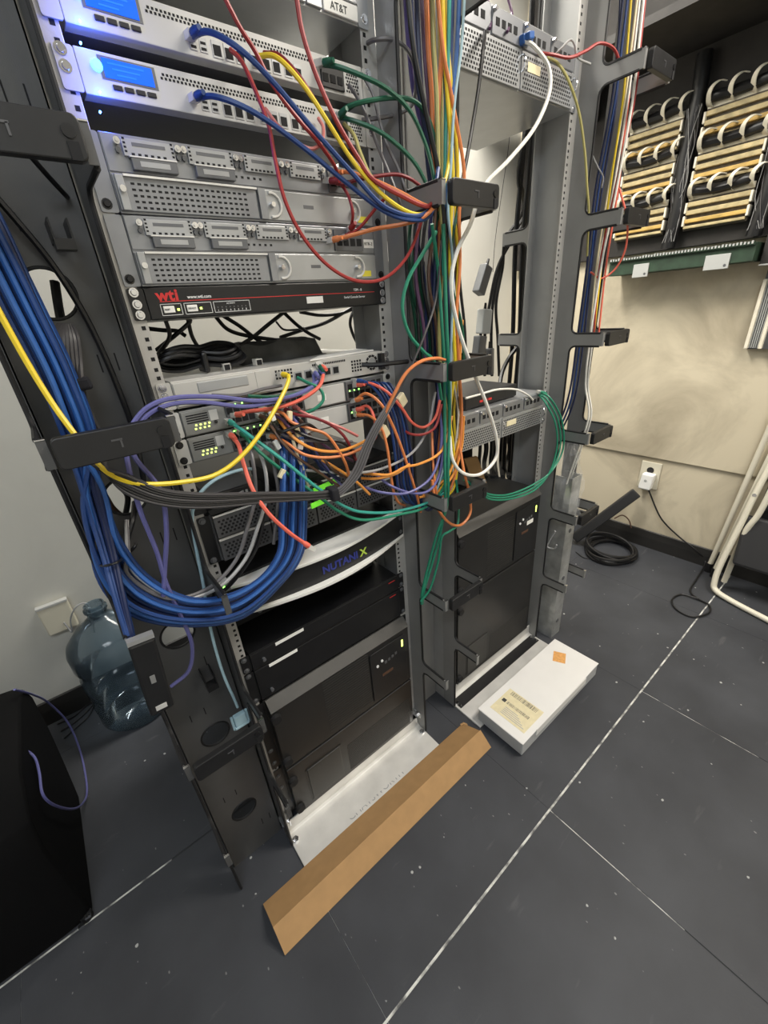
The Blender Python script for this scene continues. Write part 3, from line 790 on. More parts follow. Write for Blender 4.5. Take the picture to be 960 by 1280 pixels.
# dark gap: a deep black tray device
t = thing('recessed_unit', 'black unit set back in the dark bay under the bowed bezel', 'server', (.24, .2, .66))
MB().box(.0225, .4601, .10, .5, .664, .748).build('chassis', 'blackmatte', t, bevel=.001)
MB().box(.33, .40, .03, .10, .700, .716).build('handle', 'blackmetal', t, bevel=.002)
for x in (.09, .36): MB().cyl((x, .10, .70), (x, .07, .70), .006, 10).build('knob', 'steel_dark', t)
# two slim black units with white labels
for (z0, z1, lab, la) in ((.609, .655, 'slim black unit with white paper strip, upper of two', .084), (.512, .606, 'thicker black unit with white paper strip, on top of the power supply', .058)):
    t = dev('slim_unit', lab, 'server', 0, z0, z1, .45, 'blackmetal', screws='steel_dark')
    MB().box(.0225, .4601, -.004, 0, z0 + .001, z1 - .001).build('front_panel', 'blackmetal', t, bevel=.0012)
    MB().box(la, la + .074, -.0046, -.0035, z1 - .0105, z1 - .002).build('paper_strip', 'paper', t)
    MB().cyl((.05, -.004, z0 + .02), (.05, -.012, z0 + .02), .004, 10).build('knob', 'steel_dark', t)
    MB().box(.425, .448, -.0045, -.003, z1 - .011, z1 - .009).build('printed_mark', 'dm_red' if 'dm_red' in M else 'wti_red', t)

# ---- power supplies (two stacked units per rack)
def ups(dx, z0, z1, label, panel, hatch, yf=-.022, tag_=False, slope=True):
    t = thing('power_supply_unit', label, 'power supply', (dx + W / 2, .2, z0))
    MB().box(dx + .0225, dx + .4601, 0, .62, z0, z1).build('chassis', 'ups', t, bevel=.001)
    for a, b in ((0, .0222), (.4604, W)): 
        MB().box(dx + a, dx + b, -.0002, .0028, z0 + .004, z1 - .004).build('ear', 'blackmetal', t)
    for x in (.0087, .4739):
        for q in (.1, .3, .62, .86): screw(t, dx + x, z0 + q * (z1 - z0), -.0002, 'steel_dark')
    # bevelled bezel with sloping top edge
    MB().prism([(0, z0 + .002), (yf, z0 + .002), (yf, z1 - (.024 if slope else .002)), (0, z1 - .001)], 'yz', dx + .028, dx + .470).build('bezel', 'ups', t, bevel=.001)
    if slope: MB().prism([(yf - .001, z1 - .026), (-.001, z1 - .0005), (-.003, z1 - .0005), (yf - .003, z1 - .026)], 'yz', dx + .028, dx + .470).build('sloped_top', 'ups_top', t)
    y = yf - .001
    if panel:
        g = MB(); 
        for i in range(22): g.box(dx + .17, dx + .318, y, yf + .001, z0 + .02 + i * .0088, z0 + .0225 + i * .0088)
        g.build('grille_bars', 'ups_grille', t, stuff=True)
        p = MB().prism(rrect(dx + .322, dx + .455, z0 + .012, z1 - .045, .008), 'xz', yf - .004, yf).build('control_panel', 'blackplastic', t, bevel=.001)
        yy = yf - .0045
        MB().box(dx + .438, dx + .444, yy, yf, z1 - .085, z1 - .060).build('status_light', 'led_yellow', p)
        for (x, z) in ((.345, z1 - .098), (.362, z1 - .088)): MB().cyl((dx + x, yy + .001, z), (dx + x, yy - .002, z), .0042, 10).build('indicator', 'textwhite', p)
        if tag_: MB().box(dx + .390, dx + .428, yy, yf, z1 - .122, z1 - .106).build('paper_label', 'paper', p)
        for i in range(4): MB().box(dx + .372 + i * .013, dx + .380 + i * .013, yy, yf, z1 - .108 + .003 * i, z1 - .098 + .003 * i).build('button', 'steel_dark', p)
        MB().box(dx + .36, dx + .40, yy, yf, z1 - .150, z1 - .140).build('printed_mark', 'c_brown', p)
    if hatch:
        frame(t, dx + .075, dx + .190, z0 + .018, z0 + .155, y, .004, 'ups_grille', 'hatch_frame')
        MB().box(dx + .079, dx + .186, yf - .0035, yf, z0 + .022, z0 + .151).build('hatch', 'ups_grille', t, bevel=.002)
        g = MB()
        for i in range(16): g.box(dx + .21, dx + .455, y, yf + .001, z0 + .014 + i * .0072, z0 + .0168 + i * .0072)
        g.build('grille_bars', 'ups_grille', t, stuff=True)
    for z in (z0 + .03, z1 - .05):
        MB().cyl((dx + .036, yf, z), (dx + .036, yf - .010, z), .014, 16, .012).build('grip_knob', 'blackmatte', t, smooth=True)
    return t
ups(0, .262, .505, 'black power supply with yellow light, upper one in the near rack', True, False)
ups(0, .056, .258, 'black battery unit with square hatch, lowest in the near rack', False, True, slope=False)
ups(X2, .452, .712, 'black power supply with yellow light, upper one in the far rack', True, False, tag_=True)
ups(X2, .056, .448, 'black battery unit with square hatch, lowest in the far rack', False, True, slope=False)

# ---- far rack devices
def far_router(z0, n, label, depth):
    z1 = z0 + n * U; dx = X2
    t = dev('far_router', label, 'router', dx, z0, z1, depth, 'steel_light', screws='chrome')
    zm = z0 + (z1 - z0) * .58
    for a, b in ((.026, .236), (.240, .456)):
        p = MB().box(dx + a, dx + b, -.005, 0, z0 + .003, zm).build('perforated_panel', 'steel_light', t, bevel=.0008)
        h = MB(); perf(h, dx + a + .006, dx + b - .006, z0 + .007, zm - .004, .0085, .0072, .0048, .0040, -.005); h.build('vent_holes', 'hole', p, stuff=True)
    MB().box(dx + .262, dx + .310, -.0058, -.0045, zm - .030, zm - .014).build('paper_label', 'label_cream', t)
    for k in range(4):
        p = MB().box(dx + .030 + k * .107, dx + .131 + k * .107, -.004, 0, zm + .004, z1 - .004).build('module', 'steel', t, bevel=.0008)
        for q in range(4): port(p, dx + .046 + k * .107 + q * .020, (zm + z1) / 2, .012, .012, -.0044)
        MB().cyl((dx + .033 + k * .107, -.004, z1 - .010), (dx + .033 + k * .107, -.012, z1 - .010), .004, 8).build('thumbscrew', 'chrome', p)
    for x in (.238, .452):
        lp = [(dx + x, -.006 - .010 * math.sin(math.radians(a)), zm - .022 + .014 * math.cos(math.radians(a))) for a in range(0, 181, 30)]
        MB().tube(lp, .002, 6).build('pull_loop', 'chrome', t, smooth=True)
    return t
far_router(1.742, 2.6, 'pale perforated router high in the far rack, with blue-booted white cable', .30)
far_router(.945, 2.4, 'pale perforated router low in the far rack, with green cables', .30)
t = thing('small_router', 'small black box with red print on the lower far router', 'router', (X2 + .2, .1, .945 + 2.4 * U))
zb = .945 + 2.4 * U
MB().box(X2 + .10, X2 + .34, .02, .19, zb + .003, zb + .040).build('case', 'blackplastic', t, bevel=.003)
for x in (.11, .33):
    for y in (.03, .18): MB().cyl((X2 + x, y, zb), (X2 + x, y, zb + .003), .006, 8).build('foot', 'rubber', t)
for i in range(3): MB().box(X2 + .16 + i * .02, X2 + .175 + i * .02, .0192, .021, zb + .014, zb + .020).build('printed_mark', 'wti_red', t)
t = MB().obox((1.000, .17, .765), (.036, .0, -.004), (0, .004, .001), (-.006, .02, .052)).build('cardboard_scrap', 'cardboard'); tag(t, 'torn tan cardboard piece on the far rack power supply', 'cardboard')

t = thing('dark_gap_box', 'added black box that darkens the gap of the far rack', 'added box', (X2 + .3, .36, .7135))  # plain black box added to darken the gap above the power supply
MB().box(X2 + .14, X2 + .475, .30, .42, .7135, .928).build('housing', 'blackmetal', t, bevel=.003)
for i in range(5): MB().box(X2 + .18 + i * .055, X2 + .21 + i * .055, .298, .301, .80, .84).build('socket', 'blackmatte', t)  # small dark plates on the added box

# ------------------------------------------------------------------ loose things: floor, walls
# long cardboard strip, folded along a ridge
t = thing('cardboard_strip', 'long folded brown cardboard strip on the floor before the near rack', 'cardboard', (.24, -.18, 0))
x0, x1 = -.135, .615; L_ = (x1 - x0)
sec = [(-.116, .008), (-.190, .046), (-.236, .006)]
th = .003
MB().prism([sec[0], sec[1], (sec[1][0], sec[1][1] - th * 1.4), (sec[0][0] - .002, sec[0][1] - th)], 'yz', x0, x1).build('rear_flap', 'cardboard', t)
MB().prism([sec[1], sec[2], (sec[2][0] + .003, sec[2][1] - th), (sec[1][0], sec[1][1] - th * 1.4)], 'yz', x0 + .0, x1 + .004).build('front_flap', 'cardboard', t)
MB().tube([(x1 - .012, -.118, .012), (x1 - .002, -.122, .016), (x1 + .004, -.130, .012), (x1 + .002, -.136, .006)], .004, 6).build('torn_curl', 'cardboard', t, smooth=True)
MB().box(x0 + .02, x1 - .02, -.192, -.186, .0, .036).build('inner_rib', 'cardboard', t)

# white carton with label
t = thing('white_carton', 'long white carton with cream shipping label, on the far rack base', 'box', (.90, -.23, .0065))
bx0, bx1, by0, by1, bz = .668, 1.150, -.318, -.142, .062
MB().box(bx0, bx1, by0, by1, .0068, bz).build('tray', 'greybox', t, bevel=.002)
MB().box(bx0 - .003, bx1 + .003, by0 - .002, by1 + .002, bz, bz + .003).build('lid', 'whitebox', t, bevel=.001)
MB().box(bx0 - .0035, bx0 - .0005, by0 + .004, by1 - .004, .030, bz).build('end_flap', 'greybox', t)
lb = MB().box(.700, .815, -.300, -.165, bz + .003, bz + .0036).build('shipping_label', 'label_cream', t)
k = MB(); y = -.185
for i in range(26):
    wd = rnd(.0008, .0024); k.box(.793, .811, -.182 - i * .0040, -.182 - i * .0040 + wd, bz + .0036, bz + .0038)
k.build('barcode', 'ink', lb)
k = MB()
for i in range(22):
    wd = rnd(.0008, .0022); k.box(.752, .764, -.195 - i * .0040, -.195 - i * .0040 + wd, bz + .0036, bz + .0038)
k.build('barcode', 'ink', lb)
k = MB()
for i in range(5): k.box(.710 + i * .007, .7125 + i * .007, -.29 + i * .01, -.20, bz + .0036, bz + .0038)
k.build('printed_lines', 'plate_grey', lb)
k = MB(); k.box(.752, .766, -.188, -.174, bz + .0036, bz + .0038); k.build('printed_mark', 'ink', lb)
c_ = Vector((1.075, -.205, bz + .0033))
MB().obox(c_, (.024, .012, 0), (-.010, .020, 0), (0, 0, .0004)).build('orange_sticker', 'orange_stk', t)
MB().obox((.90, by0 - .002, bz - .012), (.16, 0, -.004), (0, .0015, 0), (0, 0, .014)).build('loose_flap', 'whitebox', t)

# water bottle
cx, cy = -.247, .795
t = thing('water_bottle', 'empty clear blue five-gallon water bottle on the floor by the back wall', 'bottle', (cx, cy, 0))
prof = [(.0, .012), (.10, .006), (.122, .0), (.130, .012), (.131, .10), (.124, .115), (.124, .135), (.131, .15), (.131, .225), (.124, .24), (.124, .26), (.133, .275), (.133, .335), (.125, .36), (.085, .405), (.045, .435), (.031, .447), (.031, .468), (.036, .470), (.036, .478), (.031, .480), (.031, .492), (.027, .492), (.027, .45)]
m = bpy.data.materials.new('bottle_plastic'); m.use_nodes = True
nt = m.node_tree; nt.nodes.remove(nt.nodes['Principled BSDF'])
tr_ = nt.nodes.new('ShaderNodeBsdfTransparent'); tr_.inputs[0].default_value = (.70, .77, .82, 1)
gl_ = nt.nodes.new('ShaderNodeBsdfGlossy'); gl_.inputs['Roughness'].default_value = .08
df_ = nt.nodes.new('ShaderNodeBsdfDiffuse'); df_.inputs[0].default_value = (.20, .28, .34, 1)
lw_ = nt.nodes.new('ShaderNodeLayerWeight'); lw_.inputs[0].default_value = .25
m1_ = nt.nodes.new('ShaderNodeMixShader'); m1_.inputs[0].default_value = .20
m2_ = nt.nodes.new('ShaderNodeMixShader')
nt.links.new(tr_.outputs[0], m1_.inputs[1]); nt.links.new(df_.outputs[0], m1_.inputs[2])
nt.links.new(lw_.outputs['Fresnel'], m2_.inputs[0]); nt.links.new(m1_.outputs[0], m2_.inputs[1]); nt.links.new(gl_.outputs[0], m2_.inputs[2])
nt.links.new(m2_.outputs[0], nt.nodes['Material Output'].inputs[0])
MB().lathe(prof, (cx, cy, 0), 40).build('bottle_shell', m, t, smooth=True)
# wall plate with cord on the back wall
p = Y(72, 768, WY)
t = thing('phone_plate', 'cream wall jack plate above the blue water bottle', 'wall plate', (p.x, WY, p.z))
MB().box(p.x - .045, p.x + .045, WY - .028, WY - .0005, p.z - .058, p.z + .058).build('plate', 'outlet', t, bevel=.004)
MB().box(p.x - .046, p.x + .046, WY - .030, WY - .010, p.z + .052, p.z + .062).build('top_rim', 'white_dev', t, bevel=.002)

# black case on the left
t = thing('black_case', 'large soft black case on the floor at the left edge', 'case', (-.72, .35, 0))
poly = [(.150, .004), (.145, .06), (.150, .30), (.18, .37), (.30, .42), (.56, .43), (.66, .40), (.69, .34), (.66, .22), (.60, .10), (.535, .004)]
mb = MB(); xa, xb = -1.10, -.475
secs = [(xa, .9), (xa + .03, 1.), (xb - .06, 1.), (xb - .02, .985), (xb, .94)]
n = len(poly); cyc, czc = .38, .21
v = []; f = []
for (xx, s_) in secs:
    for (yy, zz) in poly: v.append((xx, cyc + (yy - cyc) * s_, max(.004, czc + (zz - czc) * s_) if zz > .01 else .004))
for i in range(len(secs) - 1):
    for j in range(n): f.append((i * n + j, i * n + (j + 1) % n, (i + 1) * n + (j + 1) % n, (i + 1) * n + j))
f += [tuple(range(n)), tuple(range((len(secs) - 1) * n, len(secs) * n))]
mb.add(v, f).build('body', 'case_black', t, smooth=True, bevel=.006)
for (x, y) in ((-.49, .16), (-1.06, .16), (-.49, .50), (-1.06, .50)):
    MB().cyl((x, y, 0), (x, y, .020), .014, 12).build('foot', 'rubber', t)
for (x, y, z) in ((-.482, .142, .028), (-.500, .139, .015)):
    MB().obox((x, y, z), (.006, 0, 0), (0, .004, 0), (0, 0, .004)).build('corner_rivet', 'chrome', t)

# ---- right wall
def onwall(u, v, d=0.): return X(u, v, WX - d)
# outlet with white plug
pw = onwall(817, 602, .012); pw.z += .0
t = thing('wall_outlet', 'cream outlet plate low on the beige wall', 'outlet', (WX, pw.y, pw.z))
oy, oz = .0, .425
MB().box(WX - .007, WX - .0005, oy - .052, oy + .045, oz - .075, oz + .072).build('plate', 'outlet', t, bevel=.002)
MB().cyl((WX - .007, oy - .004, oz + .028), (WX - .010, oy - .004, oz + .028), .017, 16).build('socket', 'blackplastic', t)
t = thing('white_adapter', 'glossy white power adapter plugged into the wall outlet', 'adapter', (WX - .03, oy, oz))
MB().obox((WX - .028, oy - .006, oz - .028), (.020, 0, 0), (0, .030, 0), (0, -.004, .045)).build('body', 'plugwhite', t, bevel=.008)
MB().cyl((WX - .048, oy - .004, oz - .02), (WX - .0495, oy - .004, oz - .02), .007, 12).build('button', 'plate_grey', t)
# black power bar leaning on the baseboard
a = Vector((2.00, .235, .035)); b_ = Vector((2.185, .020, .335)); d = (b_ - a); s_ = d.cross(Vector((1, 0, .2))).normalized(); nn = d.cross(s_).normalized()
t = thing('power_bar', 'black plastic-wrapped power bar leaning up to the wall outlet', 'power bar', tuple(a))
MB().obox((a + b_) / 2, d / 2, s_ * .028, nn * .020).build('housing', 'blackplastic', t, bevel=.006)
for q in (.25, .5, .8): MB().obox(a + d * q + nn * -.0205 + s_ * rnd(-.01, .01), s_ * .003, d.normalized() * .003, nn * .0012).build('glint_screw', 'chrome', t)
# punch-down blocks
CY = [(.336, .133), (.056, -.158)]; 
RZ = [1.925, 1.790, 1.640]
TOPB = struct(MB().box(WX - .045, WX - .012, -1.4, .90, 1.475, CEIL - .002).build('trim_2', 'board_dark', bevel=.003))
pos_words = {(0, 0): 'top left', (0, 1): 'top right', (1, 0): 'middle left', (1, 1): 'middle right', (2, 0): 'bottom left', (2, 1): 'bottom right', (0, 2): 'top far right', (1, 2): 'middle far right', (2, 2): 'bottom far right'}
CY.append((-.245, -.46))
for ci, (ya, yb) in enumerate(CY):
    for ri, zc in enumerate(RZ):
        # zc: bottom edge of the finger strip; terminals hang below
        t = thing('punch_block', 'cream punch-down block on the beige wall, %s one of the grid' % pos_words[(ri, ci)], 'terminal block', (WX - .045, (ya + yb) / 2, zc - .10))
        xf = WX - .075
        MB().box(xf + .004, WX - .0455, yb, ya, zc - .105, zc + .002).build('base', 'blockdark', t)
        for k, (za, zb_, mm) in enumerate(((-.024, -.008, 'blockcream'), (-.052, -.036, 'blockcream'), (-.080, -.066, 'blockyellow'), (-.100, -.090, 'blockcream'))):
            s = MB().box(xf - .010, xf + .006, yb + .003, ya - .003, zc + za, zc + zb_).build('terminal_strip', mm, t, bevel=.002)
        for yy in (ya, yb):
            for za in (-.09, -.045):
                MB().box(xf - .014, WX - .046, yy - .004, yy + .004, zc + za, zc + za + .036).build('end_post', 'ringcream', t, bevel=.002)
        # wire-guide fingers above
        MB().box(xf + .002, xf + .008, yb, ya, zc, zc + .020).build('guide_strip', 'ringcream', t)
        nf = 4 if ci else 4
        for q in range(nf):
            yy = ya - .008 - q * (ya - yb - .012) / (nf - 1) * .98
            pth = [(xf + .004, yy, zc + .004), (xf - .018, yy + .002, zc + .016), (xf - .040, yy - .002, zc + .038), (xf - .044, yy - .012, zc + .055), (xf - .030, yy - .026, zc + .066), (xf - .010, yy - .040, zc + .064)]
            sp = smooth_path(pth, 4); mb = MB()
            for i in range(len(sp) - 1):
                pa, pb_ = sp[i], sp[i + 1]; fr = i / len(sp)
                wv = Vector((.35, 1, .3)).normalized() * (.016 * (1 - fr) + .006)
                mb.obox((pa + pb_) / 2, (pb_ - pa) * .56, wv * .5, (pb_ - pa).cross(wv).normalized() * .0016)
            mb.build('wire_guide', 'ringcream', t)
# black wiring stuffed between the blocks, thin wires
for ci, (yy, lab) in enumerate(((.094, 'dark wire bundle running between the left and right block columns'), (-.200, 'dark wire bundle right of the second block column'))):
    t = thing('wire_bundle', lab, 'wires', (WX - .07, yy, 1.5))
    MB().tube(smooth_path([(WX - .075, yy + .005, 1.48), (WX - .08, yy - .006, 1.62), (WX - .078, yy + .006, 1.78), (WX - .08, yy, 1.96), (WX - .07, yy + .01, 2.1)], 5), .026, 10).build('bundle_core', 'c_black', t, smooth=True)
    for i in range(10):
        q = [(WX - .100 + rnd(-.01, .01), yy + rnd(-.028, .028), z) for z in (1.50, 1.60, 1.70, 1.82, 1.94)]
        MB().tube(smooth_path(q, 4), .0009, 4).build('wire', 'c_lgrey' if i % 2 else 'c_grey', t)
for ri, zc in enumerate(RZ):
    for ci, (ya, yb) in enumerate(CY[:2]):
        q = smooth_path([(WX - .088, ya - .01, zc + .030), (WX - .084, (ya + yb) / 2, zc + .026 + rnd(-.004, .004)), (WX - .088, yb + .01, zc + .032)], 5)
        o = MB().tube(q, .018, 8).build('wire_bundle', 'c_black', None, smooth=True)
        tag(o, 'dark wires threaded through the guides of the %s block' % pos_words[(ri, ci)], 'wires')
# green circuit strip and grey tags under the blocks
t = thing('protector_strip', 'dark green protector strip with two grey tags below the blocks', 'terminal strip', (WX - .05, .05, 1.40))
XP = WX - .150
def yp(y): return -.756 + (y + .756) * .970
MB().box(XP, WX - .0125, yp(-.215), yp(.34), 1.392, 1.455).build('housing', 'boardgreen', t, bevel=.002)
MB().box(XP - .010, XP + .003, yp(-.21), yp(.335), 1.446, 1.456).build('ledge', 'boardgreen', t)
k = MB()
for i in range(46): k.box(XP - .013, XP - .009, yp(-.205 + i * .0118), yp(-.199 + i * .0118), 1.450, 1.457 + rnd(0, .004))
k.build('contacts', 'plate_grey', t, stuff=True)
for (ya, yb) in ((.225, .160), (-.055, -.140)):
    ya, yb = yp(ya), yp(yb)
    MB().box(XP - .005, XP + .001, yb, ya, 1.376, 1.428).build('tag', 'plate_grey', t, bevel=.001)
    MB().cyl((XP - .006, yb + .012, 1.388), (XP - .0045, yb + .012, 1.388), .005, 10).build('tag_rivet', 'steel_dark', t)
# louvred duct at the right edge, dark box above
t = thing('cable_duct', 'dark slotted wall duct with cream edges at the right edge', 'duct', (WX - .03, -.40, 1.07))
MB().box(WX - .040, WX - .013, -.54, -.262, 1.07, 1.36).build('back', 'steel_dark', t)
for y in (-.266, -.312, -.40): MB().obox((WX - .048, y, 1.20), (.010, 0, 0), (0, .006, 0), (0, .0, .128)).build('cream_edge', 'ringcream', t, bevel=.002)
for i in range(5): MB().box(WX - .046, WX - .038, -.276 - i * .0068, -.273 - i * .0068, 1.075, 1.34).build('slat', 'plate_grey', t)
t = thing('wall_cabinet', 'dark metal box on the wall right of the punch blocks', 'box', (WX - .05, -.40, 1.37))
MB().box(WX - .11, WX - .046, -.52, -.245, 1.375, 1.50).build('body', 'board_dark', t, bevel=.003)
MB().box(WX - .113, WX - .109, -.52, -.245, 1.375, 1.380).build('edge', 'plate_grey', t)
# overhead dark cable tray with ribbed hose along the upper right wall
t = thing('overhead_shelf', 'dark overhead shelf along the top of the beige wall', 'shelf', (WX - .2, -.2, 2.14))
MB().box(WX - .40, WX - .046, -1.4, .90, 2.125, 2.15).build('board', 'board_dark', t)
for y in (-1.2, -.3, .5): MB().prism([(WX - .046, 2.125), (WX - .046, 2.02), (WX - .06, 2.02), (WX - .36, 2.11), (WX - .36, 2.125)], 'xz', y, y + .02).build('bracket', 'board_dark', t)
t = thing('ribbed_hose', 'pale ribbed hose lying on the dark overhead shelf', 'hose', (WX - .27, -.2, 2.15))
hp = [(WX - .29, .08, 2.195), (WX - .28, -.06, 2.200), (WX - .27, -.25, 2.205), (WX - .27, -.5, 2.21)]
MB().tube(smooth_path(hp, 10), .045, 16).build('hose', 'board_dark', t, smooth=True)
for i in range(13):
    y = .08 - i * .045; MB().tube([(WX - .285 + .047 * math.cos(q), y, 2.197 + .047 * math.sin(q)) for q in (2 * math.pi * j / 16 for j in range(16))], .006, 6, closed=True).build('rib', 'galv', t, smooth=True)
# ---- folding chairs at the right edge
def tube_obj(name, pts, r, m, par, n=10, k=8): return MB().tube(smooth_path(pts, k), r, n).build(name, m, par, smooth=True)
t = thing('folding_chair', 'cream-framed folding chair with black seat, leaning nearest', 'chair', (2.0, -.55, 0))
A = Z(889, 738, .014); B = Z(975, 783, .014)
r_ = .0125
P1 = X(902, 703, 2.055); P2 = X(926, 655, 2.10); P3 = X(944, 618, 2.13); P4 = X(972, 565, 2.17)
tube_obj('frame_tube', [P4 + (P4 - P3) * 1.2, P4, P3, P2, P1, A + (P1 - A) * .35, A + (P1 - A) * .08 + (B - A) * .06, A + (B - A) * .35, B, B + (B - A) * .8, B + (B - A) * .95 + (P1 - A) * .1, B + (B - A) + (P1 - A), B + (B - A) + (P3 - A), B + (B - A) + (P4 - A) + (P4 - P3) * 1.2], r_, 'chaircream', t)
Q1 = X(905, 727, 2.10); Q2 = X(930, 668, 2.10); Q3 = X(950, 640, 2.11); Q4 = X(975, 590, 2.13)
tube_obj('leg_tube', [Q1, Q2, Q3, Q4, Q4 + (Q4 - Q3)], .012, 'chaircream', t)
S = [X(u, v, 2.07) for (u, v) in ((918, 690), (945, 672), (1010, 690), (1010, 735), (930, 703))]
sc = Vector((2.10, -.63, .27))
MB().obox(sc, (.035, .01, .11), (.0, .165, .0), (.020, 0, -.006)).build('seat', 'seat', t, bevel=.012)
MB().obox((2.16, -.66, .52), (.03, 0, .10), (0, .17, 0), (.012, 0, -.003)).build('backrest', 'blackplastic', t, bevel=.01)
MB().cyl(P3 + Vector((-.014, 0, 0)), P3 + Vector((.014, 0, 0)), .008, 10).build('pivot', 'chrome', t)
t = thing('folding_chair', 'cream-framed folded chair standing flat against the wall behind another', 'chair', (2.2, -.45, 0))
for (a, b, q) in (((884, 716), (960, 540), 2.205), ((889, 727), (962, 572), 2.17)):
    p0 = X(*a, q); p0.z = max(p0.z, .03); p1 = X(*b, q)
    tube_obj('frame_tube', [p0, (p0 + p1) / 2, p1, p1 + (p1 - p0) * .4], .0115, 'chaircream', t)
    MB().cyl((p0.x, p0.y, 0), (p0.x, p0.y, p0.z + .02), .015, 10).build('rubber_foot', 'rubber', t)
MB().box(2.165, 2.19, -.80, -.49, .22, .62).build('seat', 'seat', t, bevel=.012)

# galvanised channel and clear film in the right manager
t = thing('metal_channel', 'dull galvanised metal channel standing inside the right cable manager', 'channel', (1.24, -.02, 0))
q = [(-.030, -.095), (.035, -.095), (.035, -.03), (.032, -.03), (.032, -.092), (-.027, -.092), (-.027, -.03), (-.030, -.03)]
MB().prism([(1.240 + a, b) for a, b in q], 'xy', .0, .74).build('channel', 'galv', t)
for z in (.08, .30, .52): MB().cyl((1.2425, -.0955, z), (1.2425, -.097, z), .009, 12).build('slot_hole', 'steel_dark', t)
t = thing('plastic_bag', 'crumpled clear plastic bag over the galvanised channel top', 'bag', (1.24, -.06, .60))
mb = MB(); n = 18; v = []; f = []
for i in range(9):
    z = .585 + i * .034
    for j in range(n):
        a = 2 * math.pi * j / n; r_ = (.060 - .004 * i + .011 * math.sin(3 * a + i * 1.3) + rnd(-.005, .005)) * (1 - .35 * (i == 8))
        v.append((1.242 + r_ * math.cos(a), -.062 + r_ * 1.0 * math.sin(a), z + rnd(-.006, .006)))
for i in range(8):
    for j in range(n): f.append((i * n + j, i * n + (j + 1) % n, (i + 1) * n + (j + 1) % n, (i + 1) * n + j))
mb.add(v, f).build('film', 'bagfilm', t)
MB().tube(smooth_path([X(u, v, 1.19) for (u, v) in ((694, 664), (684, 682), (692, 686), (696, 681))], 5), .0035, 6).build('tie', 'c_lgrey', t, smooth=True)

# ------------------------------------------------------------------ cables
def cable(label, col, r, pts, group=None, name='patch_cable', plugs=(), n=7, k=7, cat='cable', jit=0., clear=True):
    """pts: (u, v, y) pixel + depth plane, or ('w', x, y, z) world"""
    P = []
    for p in pts:
        if p[0] == 'w': q = Vector(p[1:])
        elif p[0] == 'x': q = X(p[1], p[2], p[3])
        elif p[0] == 'z': q = Z(p[1], p[2], p[3])
        else: q = Y(*p)
        if jit: q = q + Vector((rnd(-jit, jit), rnd(-jit, jit), rnd(-jit, jit)))
        P.append(q)
    def outside(p):
        if p[0] == 'w': return False
        uv = p[1:3] if p[0] in ('x', 'z') else p[:2]
        return uv[0] < -8 or uv[1] < -8
    def ext(a, b):
        d = a - b; d = d * (.16 / max(.01, d.length)); d.z = max(d.z, .06); e = a + d; e2 = e + d * .5 + Vector((0, 0, .12))
        return [e, e2, Vector((e2.x, e2.y + .01, CEIL - .004))]
    # runs that leave the picture go on up to the ceiling
    if outside(pts[0]) and P[0].z > 1.3: P = ext(P[0], P[1])[::-1] + P
    if outside(pts[-1]) and P[-1].z > 1.3: P = P + ext(P[-1], P[-2])
    S = smooth_path(P, k)
    if plugs:
        t = thing(name, label, cat, tuple(S[0]), group)
        MB().tube(S, r, n).build('jacket', 'c_' + col, t, smooth=True)
        for e in plugs:
            if e in 'ab':
                p, d = (S[0], S[0] - S[3]) if e == 'a' else (S[-1], S[-1] - S[-4])
                d = d.normalized(); free = abs(p.y) > .05
                if not free: d = (d + Vector((0, 1.1, 0))).normalized()
                q = p if free else Vector((p.x, -.012, p.z))
                rj45(t, q + d * (.010 if free else 0), d, 'c_' + col, .022)
        return t
    o = MB().tube(S, r, n).build(name, 'c_' + col, None, smooth=True)
    tag(o, label, cat, group)
    return o
R1 = .0030
# --- upper front of the near rack
cable('blue patch cable from the upper white appliance, arching to the channel', 'blue', .0036, [(238, 46, -.004), (262, 40, -.045), (300, 62, -.075), (340, 101, -.08), (390, 160, -.09), (440, 216, -.10), (480, 258, -.115), (520, 270, -.125), (540, 255, -.11), (548, 210, -.09)], plugs='a')
cable('blue patch cable from the lower white appliance, arching to the channel', 'blue', .0036, [(243, 124, -.004), (270, 121, -.045), (320, 142, -.07), (380, 185, -.08), (430, 226, -.09), (480, 264, -.11), (515, 275, -.125), (538, 268, -.11), (547, 230, -.09)], plugs='a')
cable('dark red cable looping low across both routers', 'red', R1, [(288, 62, -.008), (303, 78, -.03), (322, 120, -.05), (336, 158, -.06), (344, 200, -.065), (356, 250, -.07), (378, 295, -.075), (410, 332, -.08), (445, 351, -.085), (480, 348, -.09), (508, 322, -.095), (524, 285, -.09), (536, 240, -.08)])
cable('dark red cable dropping from the frame top to the upper router', 'red', R1, [(276, -12, -.05), (300, 34, -.05), (320, 66, -.045), (342, 108, -.045), (372, 148, -.05), (398, 178, -.05), (418, 207, -.035), (424, 226, -.012)])
cable('red cable from the frame top crossing both appliances to the channel', 'red', .0034, [(368, -20, -.06), (378, 40, -.06), (396, 96, -.065), (420, 150, -.075), (448, 198, -.085), (466, 224, -.095), (500, 244, -.115), (534, 258, -.125), (546, 240, -.11)])
cable('yellow patch cable sweeping from the upper white appliance to the channel', 'yellow', .0034, [(322, 70, -.008), (342, 70, -.03), (362, 86, -.05), (386, 116, -.06), (412, 156, -.07), (440, 200, -.08), (470, 236, -.095), (500, 260, -.115), (525, 268, -.12), (542, 255, -.11), (560, 210, -.09), (565, 120, -.08)])
cable('dark red cable hugging the yellow one over the appliances', 'dred', R1, [(330, 66, -.008), (350, 70, -.035), (376, 98, -.055), (400, 136, -.06), (430, 185, -.07), (455, 216, -.08), (470, 232, -.09)])
